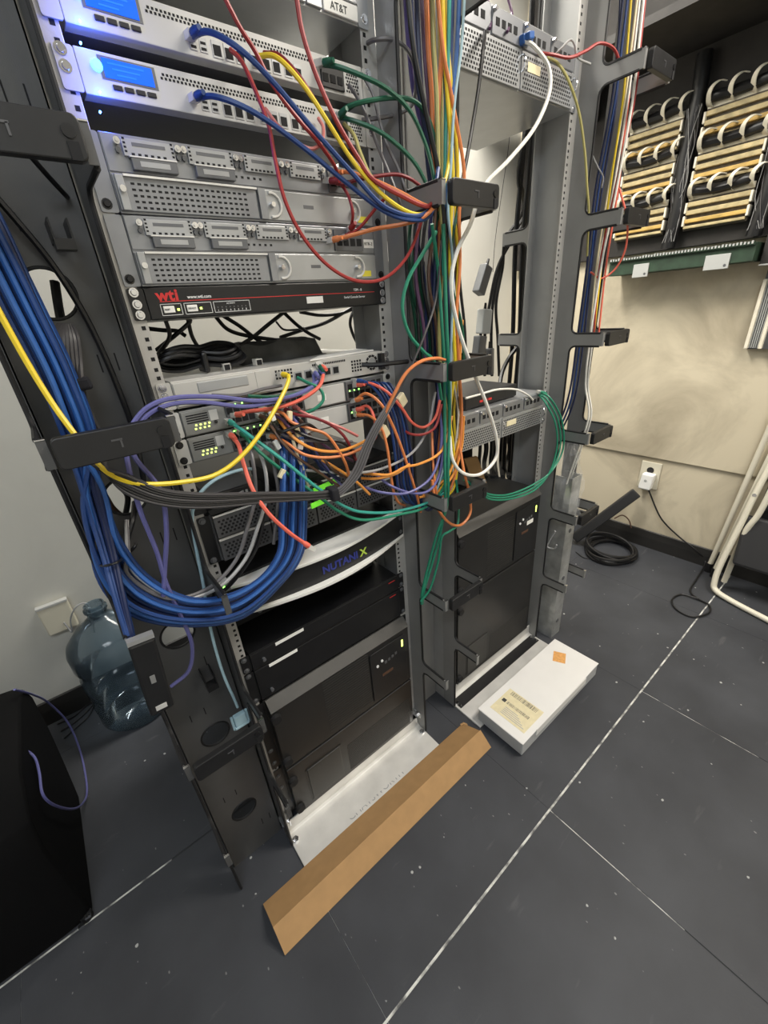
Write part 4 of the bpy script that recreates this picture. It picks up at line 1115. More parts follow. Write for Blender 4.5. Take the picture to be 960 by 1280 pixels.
cable('pink-red short loop hanging below the lower appliance', 'pink', .0028, [(332, 136, -.006), (345, 154, -.03), (366, 174, -.04), (388, 186, -.045), (402, 178, -.04), (404, 160, -.02), (398, 148, -.006)])
cable('thin dark red lead bridging the two routers', 'red', .0028, [(424, 226, -.012), (436, 246, -.03), (441, 268, -.035), (438, 286, -.012)], plugs='ab')
cable('dark red lead rising from the lower router plug', 'red', .0028, [(432, 296, -.012), (448, 286, -.03), (462, 270, -.045), (474, 255, -.06), (484, 246, -.08)], plugs='a')
cable('orange cable leaving the lower router plugs towards the channel', 'orange', .0034, [(416, 300, -.012), (440, 294, -.04), (470, 286, -.07), (500, 281, -.10), (524, 274, -.12), (540, 262, -.125), (549, 248, -.115)], plugs='a')
cable('orange cable from the upper router plugs to the channel', 'orange', .0030, [(418, 219, -.012), (432, 215, -.035), (450, 219, -.055), (470, 226, -.07), (500, 240, -.10), (530, 256, -.122), (546, 258, -.12)], plugs='a')
cable('dark red lead ending in the upper router port block', 'dred', .0030, [(412, 226, -.012), (428, 230, -.030), (450, 224, -.05), (490, 218, -.07), (510, 222, -.08), (525, 232, -.08)], plugs='a')
cable('green cable arcing widest from the upper appliance into the channel', 'dgreen', .0036, [(402, 80, -.008), (424, 84, -.03), (455, 96, -.05), (485, 112, -.065), (512, 138, -.075), (530, 175, -.08), (540, 210, -.085), (546, 250, -.09)], plugs='a')
cable('green cable rising then bending right from the lower appliance', 'dgreen', .0036, [(422, 146, -.006), (434, 134, -.03), (460, 126, -.05), (495, 122, -.06), (520, 128, -.068), (536, 150, -.072), (548, 190, -.075)], plugs='a')
cable('green cable drooping from the lower appliance into the channel', 'dgreen', .0036, [(422, 146, -.006), (445, 152, -.03), (475, 165, -.05), (502, 186, -.065), (520, 206, -.075), (532, 228, -.08)])
cable('grey cable looping past the upper right of the near rack', 'grey', .0034, [(452, 58, .03), (468, 50, -.02), (492, 50, -.04), (512, 66, -.05), (520, 95, -.05), (516, 128, -.045), (498, 142, -.035), (470, 148, -.02), (452, 150, -.006)])
cable('grey cable dangling left of the channel beside the routers', 'grey', .0030, [(436, 106, -.008), (448, 124, -.025), (460, 150, -.035), (472, 182, -.04), (486, 216, -.05), (497, 245, -.06), (506, 268, -.06)])
cable('thin grey cable dangling closest to the rail beside the routers', 'grey', .0026, [(452, 92, -.008), (466, 118, -.02), (474, 150, -.03), (484, 182, -.04), (498, 212, -.05), (507, 240, -.06), (512, 275, -.05)])
cable('short yellow lead dropping from the lower appliance', 'olive', .0032, [(430, 155, -.008), (442, 168, -.03), (450, 190, -.045), (460, 214, -.06), (472, 232, -.08)])
for (u, v, kk, lb) in ((372, 132, 'c_grey', 'rightmost'),):
    pass
# black power lead into the gateway
cable('thick black power lead plugged in right of the gateway fan', 'black', .0048, [(452, 456, -.012), (470, 456, -.03), (490, 454, -.045), (515, 451, -.04), (540, 446, -.01), (560, 440, .03)])
# --- open bay: black leads in front of the bright wall
bl = [[(205, 395, .20), (212, 420, .2), (200, 440, .2), (192, 450, .22)], [(234, 394, .2), (240, 420, .2), (252, 440, .2), (262, 452, .2)], [(222, 394, .2), (238, 400, .2), (220, 418, .2), (195, 438, .22)],
      [(268, 394, .2), (285, 412, .2), (310, 420, .2), (345, 425, .2)], [(276, 393, .2), (300, 408, .2), (318, 422, .2), (330, 430, .2)], [(358, 388, .2), (335, 406, .2), (318, 420, .2), (300, 432, .2)],
      [(352, 388, .2), (370, 405, .2), (385, 416, .2), (400, 424, .2)], [(375, 390, .22), (400, 394, .22), (425, 392, .22), (442, 386, .22)], [(350, 422, .22), (380, 412, .22), (410, 402, .22), (444, 382, .22)],
      [(444, 384, .24), (438, 400, .24), (440, 415, .24), (452, 440, .24)], [(186, 411, .22), (205, 413, .22), (222, 414, .22), (232, 420, .22)], [(345, 402, .23), (355, 412, .23), (372, 412, .23), (380, 410, .23)], [(180, 452, .10), (195, 451, .10), (215, 452, .10), (235, 455, .10)]]
bw = ['leftmost', 'second', 'slanting', 'long sagging', 'crossing', 'left-leaning', 'right-leaning', 'shallow sagging', 'rising', 'right-hand hanging', 'short level', 'small kinked', 'low level']
for q, wd in zip(bl, bw):
    cable('%s black lead hanging in the open bay below the console server' % wd, 'black', .0042 if wd != 'small kinked' else .0025, q, name='power_lead')
# shelf clutter on the gateway
t = thing('cable_coil', 'black cable coiled in a figure eight on the beige gateway', 'cable', (.10, .08, 1.247))
for i in range(7):
    pts = []
    for j in range(28):
        a = 2 * math.pi * j / 28
        pts.append((.100 + (.078 - .0025 * i) * math.cos(a), .06 + .012 * math.sin(2 * a) + .006 * (i % 3), 1.268 + .003 * i + (.017 - .001 * i) * math.sin(a) * (1.0 - .55 * math.exp(-(math.cos(a) / .35) ** 2))))
    MB().tube(smooth_path(pts + [pts[0]], 2), .0034, 6).build('cable_turn', 'c_black', t, smooth=True)
MB().box(.095, .105, .045, .085, 1.2475, 1.282).build('tie', 'c_black', t, bevel=.004)
mb = MB(); v = []; f = []; NX, NY = 16, 8
for i in range(NX + 1):
    for j in range(NY + 1):
        u_, w_ = i / NX, j / NY
        e = min(1, 12 * min(u_, 1 - u_)) ** .5 * min(1, 8 * min(w_, 1 - w_)) ** .5
        v.append((.185 + .20 * u_, .10 + .14 * w_ + .01 * math.sin(9 * u_), 1.2472 + .034 * e + .004 * math.sin(14 * u_ + 5 * w_) * e))
for i in range(NX):
    for j in range(NY): f.append((i * (NY + 1) + j, (i + 1) * (NY + 1) + j, (i + 1) * (NY + 1) + j + 1, i * (NY + 1) + j + 1))
o = mb.add(v, f).build('grey_pouch', 'cloth', None, smooth=True)
sm = o.modifiers.new('solid', 'SOLIDIFY'); sm.thickness = .002
tag(o, 'folded dark grey cloth pouch on the beige gateway', 'pouch')
for (u, v, lb, a) in ((282, 458, 'left', .2), (322, 452, 'right', -.1)):
    p = Z(u, v, 1.2535)
    t = thing('loose_plug', 'clear network plug lying loose on the gateway, %s one' % lb, 'plug', (p.x, p.y, 1.2466))
    MB().box(p.x - .007, p.x + .007, p.y - .008, p.y + .010, 1.2468, 1.259).build('housing', 'clearplug', t, bevel=.001)
    MB().box(p.x - .005, p.x + .005, p.y - .009, p.y - .0075, 1.248, 1.257).build('contact_face', 'hole', t)
    MB().tube(smooth_path([(p.x, p.y + .01, 1.253), (p.x + .01, p.y + .03, 1.251), (p.x + .03, p.y + .05, 1.251)], 4), .0028, 6).build('lead', 'c_grey', t, smooth=True)
MB().box(0, .001, 0, .001, 0, .001)
o = MB().prism([(.28, -.004), (.455, .02), (.462, .10), (.33, .05)], 'xy', 1.2468, 1.2490).build('paper_sheet', 'paper'); tag(o, 'cream paper sheet lying on the gateway by the fan', 'paper')

# --- cables at the switches (near rack, mid height)
cable('bright yellow cable from the gateway sweeping down to the left channel', 'yellow', .0036, [(352, 468, -.008), (361, 472, -.035), (352, 496, -.06), (328, 538, -.085), (300, 572, -.10), (268, 594, -.11), (225, 603, -.12), (180, 605, -.125), (148, 598, -.125), (122, 580, -.12), (95, 545, -.105), (66, 505, -.09), (35, 455, -.08), (0, 392, -.075), (-30, 335, -.07)], plugs='a')
for i, (dv, lb) in enumerate(((0, 'upper'), (7, 'lower'))):
    cable('lavender cable over the gateway front, %s of the pair' % lb, 'lavender', .0036, [(398, 462, -.006), (396, 478 + dv * .3, -.03), (372, 493 + dv * .4, -.05), (325, 501 + dv * .6, -.06), (270, 496 + dv, -.065), (220, 497 + dv, -.07), (188, 507 + dv, -.075), (168, 527 + dv, -.08), (158, 552 + dv, -.09), (162, 590, -.10), (176, 640, -.10), (196, 690, -.09), (208, 730, -.08), (226, 770, -.07), (240, 806, -.065), (236, 838, -.06), (214, 858, -.05)] if i == 0 else [(392, 466, -.006), (390, 482, -.03), (360, 497, -.05), (310, 508, -.06), (255, 503, -.065), (215, 505, -.07), (186, 518, -.075), (170, 540, -.08), (168, 570, -.10), (200, 612, -.105), (208, 660, -.10), (206, 710, -.085), (204, 745, -.08)], plugs='a')
cable('coral red cable from the switch with loose plug dangling over the bezel', 'coral', .0038, [(287, 543, -.008), (298, 556, -.04), (304, 578, -.07), (316, 612, -.10), (336, 642, -.12), (362, 666, -.13), (382, 680, -.13)], plugs='ab')
cable('teal cable crossing diagonally over the lower switch', 'teal', .0034, [(286, 527, -.008), (300, 536, -.04), (322, 552, -.07), (352, 574, -.09), (384, 600, -.10), (408, 618, -.10), (428, 632, -.09), (452, 640, -.08), (490, 640, -.08), (530, 630, -.09), (556, 616, -.10)], plugs='a')
cable('dark green cable under the teal one along the bezel top', 'green', .0034, [(300, 540, -.008), (330, 570, -.05), (370, 600, -.06), (400, 622, -.07), (425, 640, -.075), (455, 650, -.08), (500, 643, -.085), (535, 632, -.09), (558, 600, -.10), (562, 540, -.10)], plugs='a')
cable('red cable over the gateway ports bending to the upper switch', 'coral', .0034, [(294, 518, -.008), (312, 514, -.03), (345, 510, -.045), (375, 500, -.05), (398, 484, -.05), (404, 468, -.03), (400, 458, -.006)], plugs='ab')
cable('dark green lead from the gateway looping to the upper switch', 'green', .0032, [(372, 472, -.006), (384, 478, -.03), (400, 486, -.045), (404, 500, -.05), (392, 512, -.045), (375, 518, -.03)])
cable('dark green lead along the gateway front beneath the lavender pair', 'dgreen', .0032, [(398, 458, -.006), (396, 480, -.03), (370, 492, -.04), (340, 496, -.045), (310, 495, -.04)], plugs='a')
cable('grey lead lying along the gateway bezel', 'grey', .0030, [(352, 482, -.012), (330, 486, -.02), (300, 494, -.025), (265, 494, -.02)])
# short leads from the switch ports, tangled
tang = [('orange', [(330, 512, -.01), (352, 516, -.04), (365, 528, -.06), (388, 536, -.07), (410, 545, -.08), (430, 575, -.09), (438, 600, -.08)]),
        ('plum', [(335, 516, -.01), (352, 524, -.04), (368, 540, -.05), (392, 548, -.06), (420, 566, -.07), (450, 580, -.06)]),
        ('orange2', [(345, 520, -.01), (360, 540, -.05), (380, 556, -.07), (405, 564, -.08), (432, 562, -.09), (462, 548, -.09), (475, 536, -.09)]),
        ('dred', [(356, 512, -.01), (370, 518, -.05), (392, 522, -.06), (415, 532, -.07), (432, 548, -.08), (445, 575, -.08)]),
        ('grey', [(340, 532, -.01), (356, 545, -.04), (376, 550, -.06), (410, 552, -.07), (440, 552, -.07)]),
        ('navy', [(350, 530, -.01), (362, 548, -.04), (382, 562, -.05), (404, 585, -.06), (425, 600, -.06)]),
        ('pink', [(366, 508, -.01), (378, 515, -.04), (398, 524, -.055), (425, 534, -.07), (447, 545, -.07)]),
        ('cream', [(358, 535, -.01), (366, 550, -.05), (372, 570, -.06), (380, 590, -.06), (386, 612, -.05)]),
        ('brown', [(325, 520, -.01), (338, 532, -.04), (352, 552, -.06), (372, 572, -.07), (398, 590, -.07), (430, 612, -.06)]),
        ('black', [(348, 525, -.01), (372, 540, -.06), (400, 550, -.075), (425, 552, -.08), (440, 565, -.08), (446, 590, -.07)]),
        ('black', [(338, 534, -.01), (350, 540, -.06), (366, 535, -.07), (384, 530, -.07), (400, 540, -.06)]),
        ('navy', [(366, 520, -.01), (376, 535, -.05), (386, 556, -.06), (398, 580, -.06), (415, 605, -.05)]),
        ('orange', [(338, 545, -.01), (356, 552, -.05), (380, 568, -.075), (410, 572, -.085), (440, 566, -.09), (466, 552, -.09)]),
        ('brown', [(372, 525, -.01), (388, 545, -.05), (402, 570, -.06), (420, 590, -.07), (440, 600, -.06)]),
        ('lavender', [(360, 515, -.01), (372, 530, -.045), (388, 552, -.05), (410, 588, -.055), (432, 612, -.05)]),
        ('orange2', [(402, 575, -.06), (420, 585, -.07), (445, 602, -.08), (462, 618, -.07)]),
        ('lgrey', [(382, 588, -.05), (410, 590, -.06), (440, 592, -.07), (480, 585, -.08), (515, 566, -.085), (535, 535, -.085), (544, 490, -.08)])]
tw = ['orange', 'plum', 'amber', 'dark red', 'grey', 'navy', 'pink', 'cream', 'brown', 'upper black', 'short black', 'second navy', 'lower orange', 'second brown', 'lavender', 'short amber', 'long thin grey']
for (c, q), wd in zip(tang, tw):
    cable('%s lead in the tangle at the middle of the switches' % wd, c, .0030, q, plugs='a' if q[0][2] == -.01 else '', group='tangled leads at the switch ports')
# grey and blue leads hanging straight from the lower switch
for i, (u0, col, wd) in enumerate(((311, 'grey', 'leftmost grey'), (322, 'lgrey', 'second grey'), (336, 'grey', 'third grey'), (346, 'lgrey', 'fourth grey'))):
    cable('%s lead dropping from the lower switch past the modem' % wd, col, .0036, [(u0, 556, -.008), (u0 + 3, 566, -.035), (u0 + 7 + 3 * i, 590, -.05), (u0 + 8 + 3 * i, 622, -.05), (u0 - 2 + 2 * i, 660, -.055), (u0 - 16, 700, -.06), (u0 - 50, 735, -.07), (u0 - 100, 748, -.075), (u0 - 150, 720, -.06), (160, 690, -.04), (158, 650, -.01)] if i < 2 else [(u0, 556, -.008), (u0 + 3, 566, -.035), (u0 + 8, 590, -.05), (u0 + 12, 622, -.05), (u0 + 6, 680, -.05)], group='grey leads from the lower switch', plugs='a')
# blue bundle: from the lower switch down, round in a big loop, up the left channel
NB = 11
for i in range(NB):
    a = i / (NB - 1); s = (a - .5)
    du = s * 34; c = ['blue', 'brightblue', 'blue', 'navy'][i % 4]
    dep = -.06 - .022 * math.sin(i * 1.7)
    pts = [(352 + i * 2.6, 548, -.010), (352 + i * 3.0, 565, -.045), (352 + i * 3.0, 610, dep), (350 + i * 3.2, 655, dep), (348 + i * 3.0, 690, dep - .01),
           (326 + i * 3.2, 722, dep - .02), (286 + i * 2.0, 744 + i * 2.6, dep - .025), (236, 748 + i * 3.4, dep - .02), (186 - i * 2.2, 722 + i * 4.6, dep),
           (150 - i * 2.8, 676 + i * 4.4, dep + .01), (124 - i * 1.6 + 8 * math.sin(i * 2.1), 610 + i * 3.0, dep + .015), (106 + du * .8, 552, dep + .01), (76 + du * 1.0, 470, dep + .01), (32 + du * 1.1, 380, dep + .01), (-8 + du * 1.1, 300, dep + .01), (-46 + du * 1.1, 230, dep + .01)]
    cable('blue cable in the thick bundle looping from the switch up the left channel', c, .0036, pts, group='blue cables in the left bundle', plugs='a' if i < 6 else '')
for i in range(13):
    s = (i - 6) / 6; dep = -.045 - .02 * math.cos(i * 2.3)
    cable('dark blue cable running straight up inside the left channel bundle', 'navy' if i % 3 else 'blue', .0034, [(-50 + s * 26, 225, dep), (-12 + s * 25, 300, dep), (28 + s * 24, 385, dep), (68 + s * 22, 465, dep), (98 + s * 18, 545, dep), (112 + s * 12, 605, dep), (126 + s * 10, 655, dep), (138 + s * 8, 700, dep - .02), (150 + s * 6, 750, dep - .05), (162 + s * 4, 795, -.135)], group='straight blue cables in the left channel')
cable('dark zip tie around the blue cable bundle', 'black', .002, [(120, 706, -.045), (133, 707, -.095), (148, 702, -.10), (155, 695, -.05)], name='zip_tie', cat='tie')
# grey coil with velcro hanging in the left channel
t = thing('cable_hank', 'hank of dark grey cable bound with black velcro in the left channel', 'cable', tuple(Y(85, 480, -.01)))
for i in range(9):
    s = (i - 4) / 4
    q = [Y(82 + s * 8, 406, .0), Y(80 + s * 17, 424, -.012), Y(82 + s * 18, 450, -.018), Y(92 + s * 10, 476, -.02 - .004 * (i % 3)), Y(98 + s * 9, 500, -.018), Y(106 + s * 14, 530, -.016), Y(120 + s * 16, 556, -.012)]
    MB().tube(smooth_path(q, 6), .0032, 6).build('cable_turn', 'c_dgrey', t, smooth=True)
c0 = Y(96, 481, -.02); MB().obox(c0, (.017, 0, .002), (0, .014, 0), (-.001, 0, .0085)).build('velcro_wrap', 'velcro', t, bevel=.004)
cable('black cord crossing the left channel panel from the upper hook', 'black', .0042, [(-14, 236, -.015), (20, 275, -.012), (56, 318, -.01), (84, 358, -.008), (110, 402, -.006), (132, 448, -.006), (150, 492, -.006), (164, 530, -.008), (175, 575, -.015), (182, 620, -.01)])
cable('black cord dropping behind the top latch on the left panel', 'black', .0032, [(38, 195, -.04), (58, 218, -.02), (78, 240, -.004), (84, 246, .008)], name='ended_cord')
cable('black cord through the upper round hole of the left panel', 'black', .0062, [(68, 352, .06), (73, 385, .05), (78, 408, .03), (84, 420, .005)])
for i, (a, b) in enumerate((((130, 634), (152, 660)), ((138, 632), (158, 650)), ((156, 620), (152, 668)))):
    cable('%s cord seen through the lower round hole of the left panel' % ['brown', 'dark brown', 'black'][i], ['brown', 'brown', 'black'][i], .005, [(a[0] - 6, a[1] - 12, .10), (a[0] + 4, a[1] + 4, .08), (b[0], b[1], .07), (b[0] + 6, b[1] + 10, .08)], name='power_lead')
cable('black cord from the lower round hole curving under the blue loop', 'black', .0042, [(168, 628, .03), (166, 650, -.01), (160, 672, -.02), (160, 690, -.02), (172, 718, -.025), (200, 742, -.03), (240, 752, -.035), (272, 744, -.045), (300, 716, -.05), (322, 680, -.05), (330, 640, -.05)])
cable('short black tie end sticking out by the lower round hole', 'black', .0026, [(152, 696, -.022), (160, 692, -.03), (168, 684, -.034), (170, 680, -.03)], name='zip_tie', cat='tie')
# horizontal black bundle with velcro and its fan of grey leads
for i in range(7):
    s = (i - 3)
    cable('black cable in the level bundle from left latch to green tabs', 'black' if i % 3 else 'dgrey', .0031, [(112 + s * 4, 560, -.11), (128 + s * 3, 588 + s * 2, -.12), (160, 606 + s * 3.6, -.125), (205, 622 + s * 3.0, -.125), (262, 626 + s * 2.6, -.12), (330, 622 + s * 1.8, -.11), (388, 620 + s * 1.2, -.105), (415, 618 + s * 1.3, -.105)], group='black cables in the level bundle')
    cable('slim grey cable fanning up from the velcro wrap to the channel', 'dgrey' if i % 2 else 'grey', .0023, [(415, 618 + s * 1.3, -.105), (428, 612 + s * 1.6, -.11), (446 + s * 1.2, 590 + s * 1.2, -.115), (460 + s * 1.6, 556, -.12), (474 + s * 1.4, 528, -.125), (492 + s, 498, -.125), (512 + s * .8, 462, -.12), (530 + s, 420, -.115), (545 + s * 1.2, 372, -.10), (552 + s * 2, 300, -.09)][: 10 if i == 3 else 6], group='grey leads fanning from the velcro wrap')
p = Y(416, 617, -.105)
o = MB().obox(p, (.0085, 0, 0), (0, .014, 0), (-.001, 0, .0135)).build('velcro_strap', 'velcro', None, bevel=.004); tag(o, 'black velcro strap binding the level cable bundle by the green tabs', 'strap')
# light-blue console lead with grey-blue connector
t = cable('pale blue console lead hanging down the left rail', 'ltblue', .0030, [(318, 586, -.02), (298, 588, -.045), (272, 598, -.055), (254, 612, -.055), (244, 628, -.05), (240, 650, -.04), (246, 690, -.035), (254, 730, -.03), (260, 768, -.03), (268, 806, -.03), (280, 845, -.03), (292, 872, -.03), (297, 884, -.03)], name='console_lead')
p = Y(299, 895, -.03); d = (Y(304, 910, -.03) - Y(296, 884, -.03)).normalized(); s_ = d.cross(Vector((0, 1, 0))).normalized()
t = thing('serial_connector', 'pale blue serial connector dangling beside the left rail', 'connector', tuple(p))
MB().obox(p + d * .008, s_ * .013, (0, .006, 0), d * .015).build('hood', 'db9', t, bevel=.002)
MB().obox(p + d * .026, s_ * .0155, (0, .0065, 0), d * .003).build('flange', 'db9', t, bevel=.001)
for q in (-1, 1): MB().cyl(p + s_ * .0165 * q - d * .008, p + s_ * .0165 * q + d * .030, .003, 8).build('thumbscrew', 'db9', t)
for i, (u, v) in enumerate(((275, 734), (280, 757))):
    p = Y(u, v, -.012)
    t = thing('rail_adapter', 'small pale adapter with green light on the left rail, %s one' % ['upper', 'lower'][i], 'adapter', tuple(p))
    MB().box(p.x - .018, p.x + .018, -.020, -.0005, p.z - .012, p.z + .012).build('body', 'swgrey', t, bevel=.002)
    MB().box(p.x - .016, p.x + .016, -.0225, -.004, p.z + .009, p.z + .0135).build('top_rim', 'white_dev', t)
    MB().cyl((p.x + .006, -.020, p.z), (p.x + .006, -.0225, p.z), .003, 10).build('status_light', 'led_green', t)

# --- right switch ports: orange, blue and red leads turning down
for i in range(6):
    cable('blue lead in the dark clump right of the switches', 'navy' if i % 2 else 'blue', .0032, [(446 + i * 6, 476 + i * 1.5, -.010), (462 + i * 5, 480, -.04), (478 + i * 4, 500, -.06), (488 + i * 4, 530, -.07), (494 + i * 4, 570, -.075), (498 + i * 4, 610, -.075), (510 + i * 5, 628 + i * 2, -.07), (535 + i * 3, 618, -.075), (552 + i, 590, -.08), (558, 540, -.085)], group='blue leads right of the switches', plugs='a')
right = [('orange', [(444, 500, -.010), (458, 492, -.04), (476, 505, -.065), (490, 530, -.08), (502, 560, -.09), (512, 590, -.09), (520, 616, -.085), (526, 640, -.07)], 'upper orange lead turning down'),
         ('orange', [(446, 518, -.010), (462, 520, -.05), (476, 534, -.08), (484, 560, -.09), (488, 590, -.09), (492, 615, -.085), (498, 628, -.07), (506, 632, -.04)], 'lower orange lead turning down'),
         ('coral', [(446, 481, -.010), (462, 479, -.04), (484, 490, -.07), (502, 510, -.08), (515, 528, -.09), (530, 534, -.095), (544, 522, -.10), (550, 500, -.10)], 'upper red lead swinging right'),
         ('coral', [(445, 512, -.010), (460, 508, -.04), (468, 524, -.06), (470, 545, -.06), (460, 556, -.05)], 'short red lead bending down'),
         ('red', [(500, 535, -.06), (515, 543, -.085), (532, 542, -.095), (545, 532, -.10), (552, 505, -.10)], 'lower red lead swinging right'),
         ('orange2', [(455, 592, -.05), (470, 593, -.085), (488, 593, -.095), (506, 584, -.10), (524, 580, -.105), (545, 570, -.105), (556, 555, -.10), (565, 520, -.09)], 'long amber lead swinging right'),
         ('orange2', [(452, 598, -.05), (472, 598, -.085), (495, 592, -.095), (512, 580, -.10)], 'second amber lead swinging right'),
         ('lavender', [(452, 608, -.05), (480, 616, -.09), (510, 616, -.10), (536, 600, -.105), (548, 575, -.10), (552, 540, -.09), (548, 490, -.08), (552, 430, -.075), (556, 380, -.07)], 'upper lavender lead swinging right'),
         ('lavender', [(466, 590, -.05), (490, 608, -.09), (520, 617, -.10), (540, 610, -.105), (551, 585, -.10), (554, 545, -.09), (556, 490, -.08)], 'lower lavender lead swinging right'),
         ('orange', [(540, 540, -.07), (541, 575, -.09), (543, 600, -.10), (546, 622, -.10)], 'vertical orange lead by the channel'),
         ('orange2', [(528, 618, -.08), (546, 608, -.09), (562, 590, -.095), (572, 560, -.09), (576, 520, -.085), (574, 470, -.08), (578, 400, -.07)], 'amber lead climbing beside the lower latch'),
         ('orange2', [(524, 622, -.08), (548, 614, -.09), (566, 594, -.095), (577, 560, -.09), (580, 520, -.085)], 'second amber lead climbing beside the lower latch')]
for c, q, wd in right: cable('%s right of the switches' % wd, c, .0031, q, plugs='a' if q[0][2] == -.010 else '')
for (u, v) in ((502, 500), (480, 540)):
    p = Y(u, v, -.075); o = MB().obox(p, (.008, 0, .006), (0, .006, 0), (-.006, 0, .011)).build('cable_label', 'cream_lbl' if 'cream_lbl' in M else 'label_cream', None, bevel=.002)
    tag(o, 'cream paper flag wrapped on cables %s the right switch ports' % ('beside' if u > 490 else 'below'), 'label')
cable('pale orange cable looping over the second latch down to the tangle', 'orange', .0034, [(556, 450, -.12), (545, 448, -.14), (526, 452, -.145), (508, 466, -.14), (494, 490, -.135), (482, 515, -.125), (472, 540, -.11)])

for i, (u, v, y) in enumerate(((346, 556, -.05), (362, 520, -.05), (376, 556, -.06), (352, 592, -.07), (340, 520, -.045), (372, 540, -.055), (384, 535, -.06))):
    p = Y(u, v, y); a = rnd(-.5, .9); o = MB().obox(p, (.0045 * math.cos(a), 0, -.0045 * math.sin(a)), (0, .004, 0), (.009 * math.sin(a), 0, .009 * math.cos(a))).build('cable_label', 'label_cream' if i % 2 else 'paper', None, bevel=.0015)
    tag(o, 'small pale tag wrapped on a lead in the switch tangle', 'label', 'pale tags in the switch tangle')
# --- the vertical bundle in the middle channel
VB = [('purple', 505, 520, 545, 550, .0040), ('orange', 532, 540, 541, 549, .0042), ('olive', 540, 546, 548, 553, .0040), ('olive', 548, 552, 552, 556, .0036), ('orange', 556, 548, 545, 552, .0044),
      ('yellow', 552, 560, 566, 566, .0036), ('blue', 566, 560, 562, 560, .0038), ('brightblue', 575, 565, 562, 556, .0038), ('ltblue', 582, 568, 563, 562, .0026), ('navy', 520, 528, 536, 546, .0044),
      ('teal', 562, 558, 556, 556, .0034), ('lavender', 558, 556, 552, 553, .0034), ('navy', 512, 526, 540, 546, .0044), ('black', 508, 530, 548, 556, .0044), ('plum', 526, 536, 544, 552, .0036), ('yellow', 556, 566, 572, 570, .0034),
      ('orange', 545, 566, 580, 576, .0034), ('brown', 536, 540, 546, 556, .0034), ('white', 560, 562, 560, 568, .0022), ('dgreen', 552, 556, 560, 558, .0040)]
for i, (c, u0, u1, u2, u3, r) in enumerate(VB):
    d = -.040 - .055 * ((i * .37) % 1)
    cable('%s cable in the vertical bundle rising through the middle channel' % c, c, r, [(u0, -25, d), (u0 * .6 + u1 * .4, 60, d), (u1, 130, d), (u2, 215, d), (u3 - 2, 265, d), (u3 + 4 * math.sin(i), 330, d), (u3 + 6 * math.sin(i * 1.9), 395, d), (u3 + 3 * math.sin(i * 2.7), 460, d), (u3 + 5 * math.sin(i * .8), 520, d), (u3 - 2 + 4 * math.sin(i * 1.4), 575, d), (u3 - 10 + 6 * math.sin(i * 2.2), 612, d), (u3 - 30 + 8 * math.sin(i), 628, d + .02)], group='vertical bundle of the middle channel')
for i in range(20):
    c = ['dgreen', 'black', 'dgreen', 'plum', 'navy', 'dgreen', 'black', 'purple', 'brown'][i % 9]; u = 512 + i * 3.2; d = -.03 - .05 * ((i * .61) % 1)
    cable('dark strand deep in the middle channel between the upper latches', c, .0034, [(u + 10, 240, d), (u + 4 * math.sin(i), 290, d), (u + 6 * math.sin(i * 2), 350, d), (u + 8, 410, d), (u + 10, 462, d)], group='dark strands of the middle channel')
cable('green cable bulging left out of the middle channel', 'green', .0036, [(545, 290, -.09), (528, 318, -.10), (510, 350, -.105), (503, 385, -.105), (512, 418, -.11), (530, 440, -.115), (544, 455, -.11), (552, 500, -.10)])
for i in range(2):
    cable('green cable running the length of the middle channel in front', 'green', .0036, [(540 + i * 14, 280, -.11), (548 + i * 8, 340, -.09 - .02 * i), (552 + i * 6, 400, -.10 - .015 * i), (555 + i * 5, 450, -.10 - .015 * i), (556 + i * 6, 520, -.10), (556 + i * 4, 580, -.112), (556 + i * 3, 630, -.11), (550 - i * 4, 668, -.10), (540 - i * 4, 705, -.09), (530 - i * 2, 738, -.085), (528 - i, 755, -.08)], group='green cables in front of the middle channel')
cable('green cable end looping up over the third latch', 'green', .0030, [(526, 752, -.09), (538, 735, -.10), (548, 700, -.11), (552, 672, -.12), (562, 664, -.125), (572, 655, -.12), (573, 630, -.11), (570, 600, -.10)])
cable('orange cable drooping in a loop below the third latch', 'orange', .0034, [(575, 560, -.10), (580, 590, -.115), (586, 615, -.11), (588, 640, -.12), (578, 655, -.125), (566, 656, -.125), (554, 646, -.12), (545, 630, -.11), (540, 600, -.10)])
cable('thick white cable with blue boot swooping from the far router', 'white', .0042, [(655, 51, -.012), (668, 58, -.028), (686, 84, -.045), (686, 118, -.06), (668, 160, -.075), (636, 200, -.09), (604, 234, -.105), (588, 280, -.11), (570, 318, -.11), (564, 360, -.11), (573, 410, -.11), (592, 465, -.12), (608, 505, -.125), (620, 545, -.125), (620, 572, -.125), (602, 592, -.125), (580, 592, -.12), (566, 575, -.115), (562, 545, -.10)])
p = Y(656, 50, -.006)
t = thing('blue_plug', 'bright blue plug boot on the high far router', 'plug', tuple(p))
MB().obox(p, (.016, 0, .004), (0, .010, 0), (-.002, 0, .008)).build('boot', 'c_brightblue', t, bevel=.003)
MB().obox(p + Vector((-.004, -.014, .0)), (.009, 0, .002), (0, .007, 0), (-.001, 0, .006)).build('boot_tail', 'c_brightblue', t, bevel=.002)
cable('white lead lying across the lower far router', 'white', .0030, [(582, 498, -.02), (600, 493, -.02), (622, 487, -.015), (645, 487, -.012), (660, 494, -.01), (666, 500, -.006)])
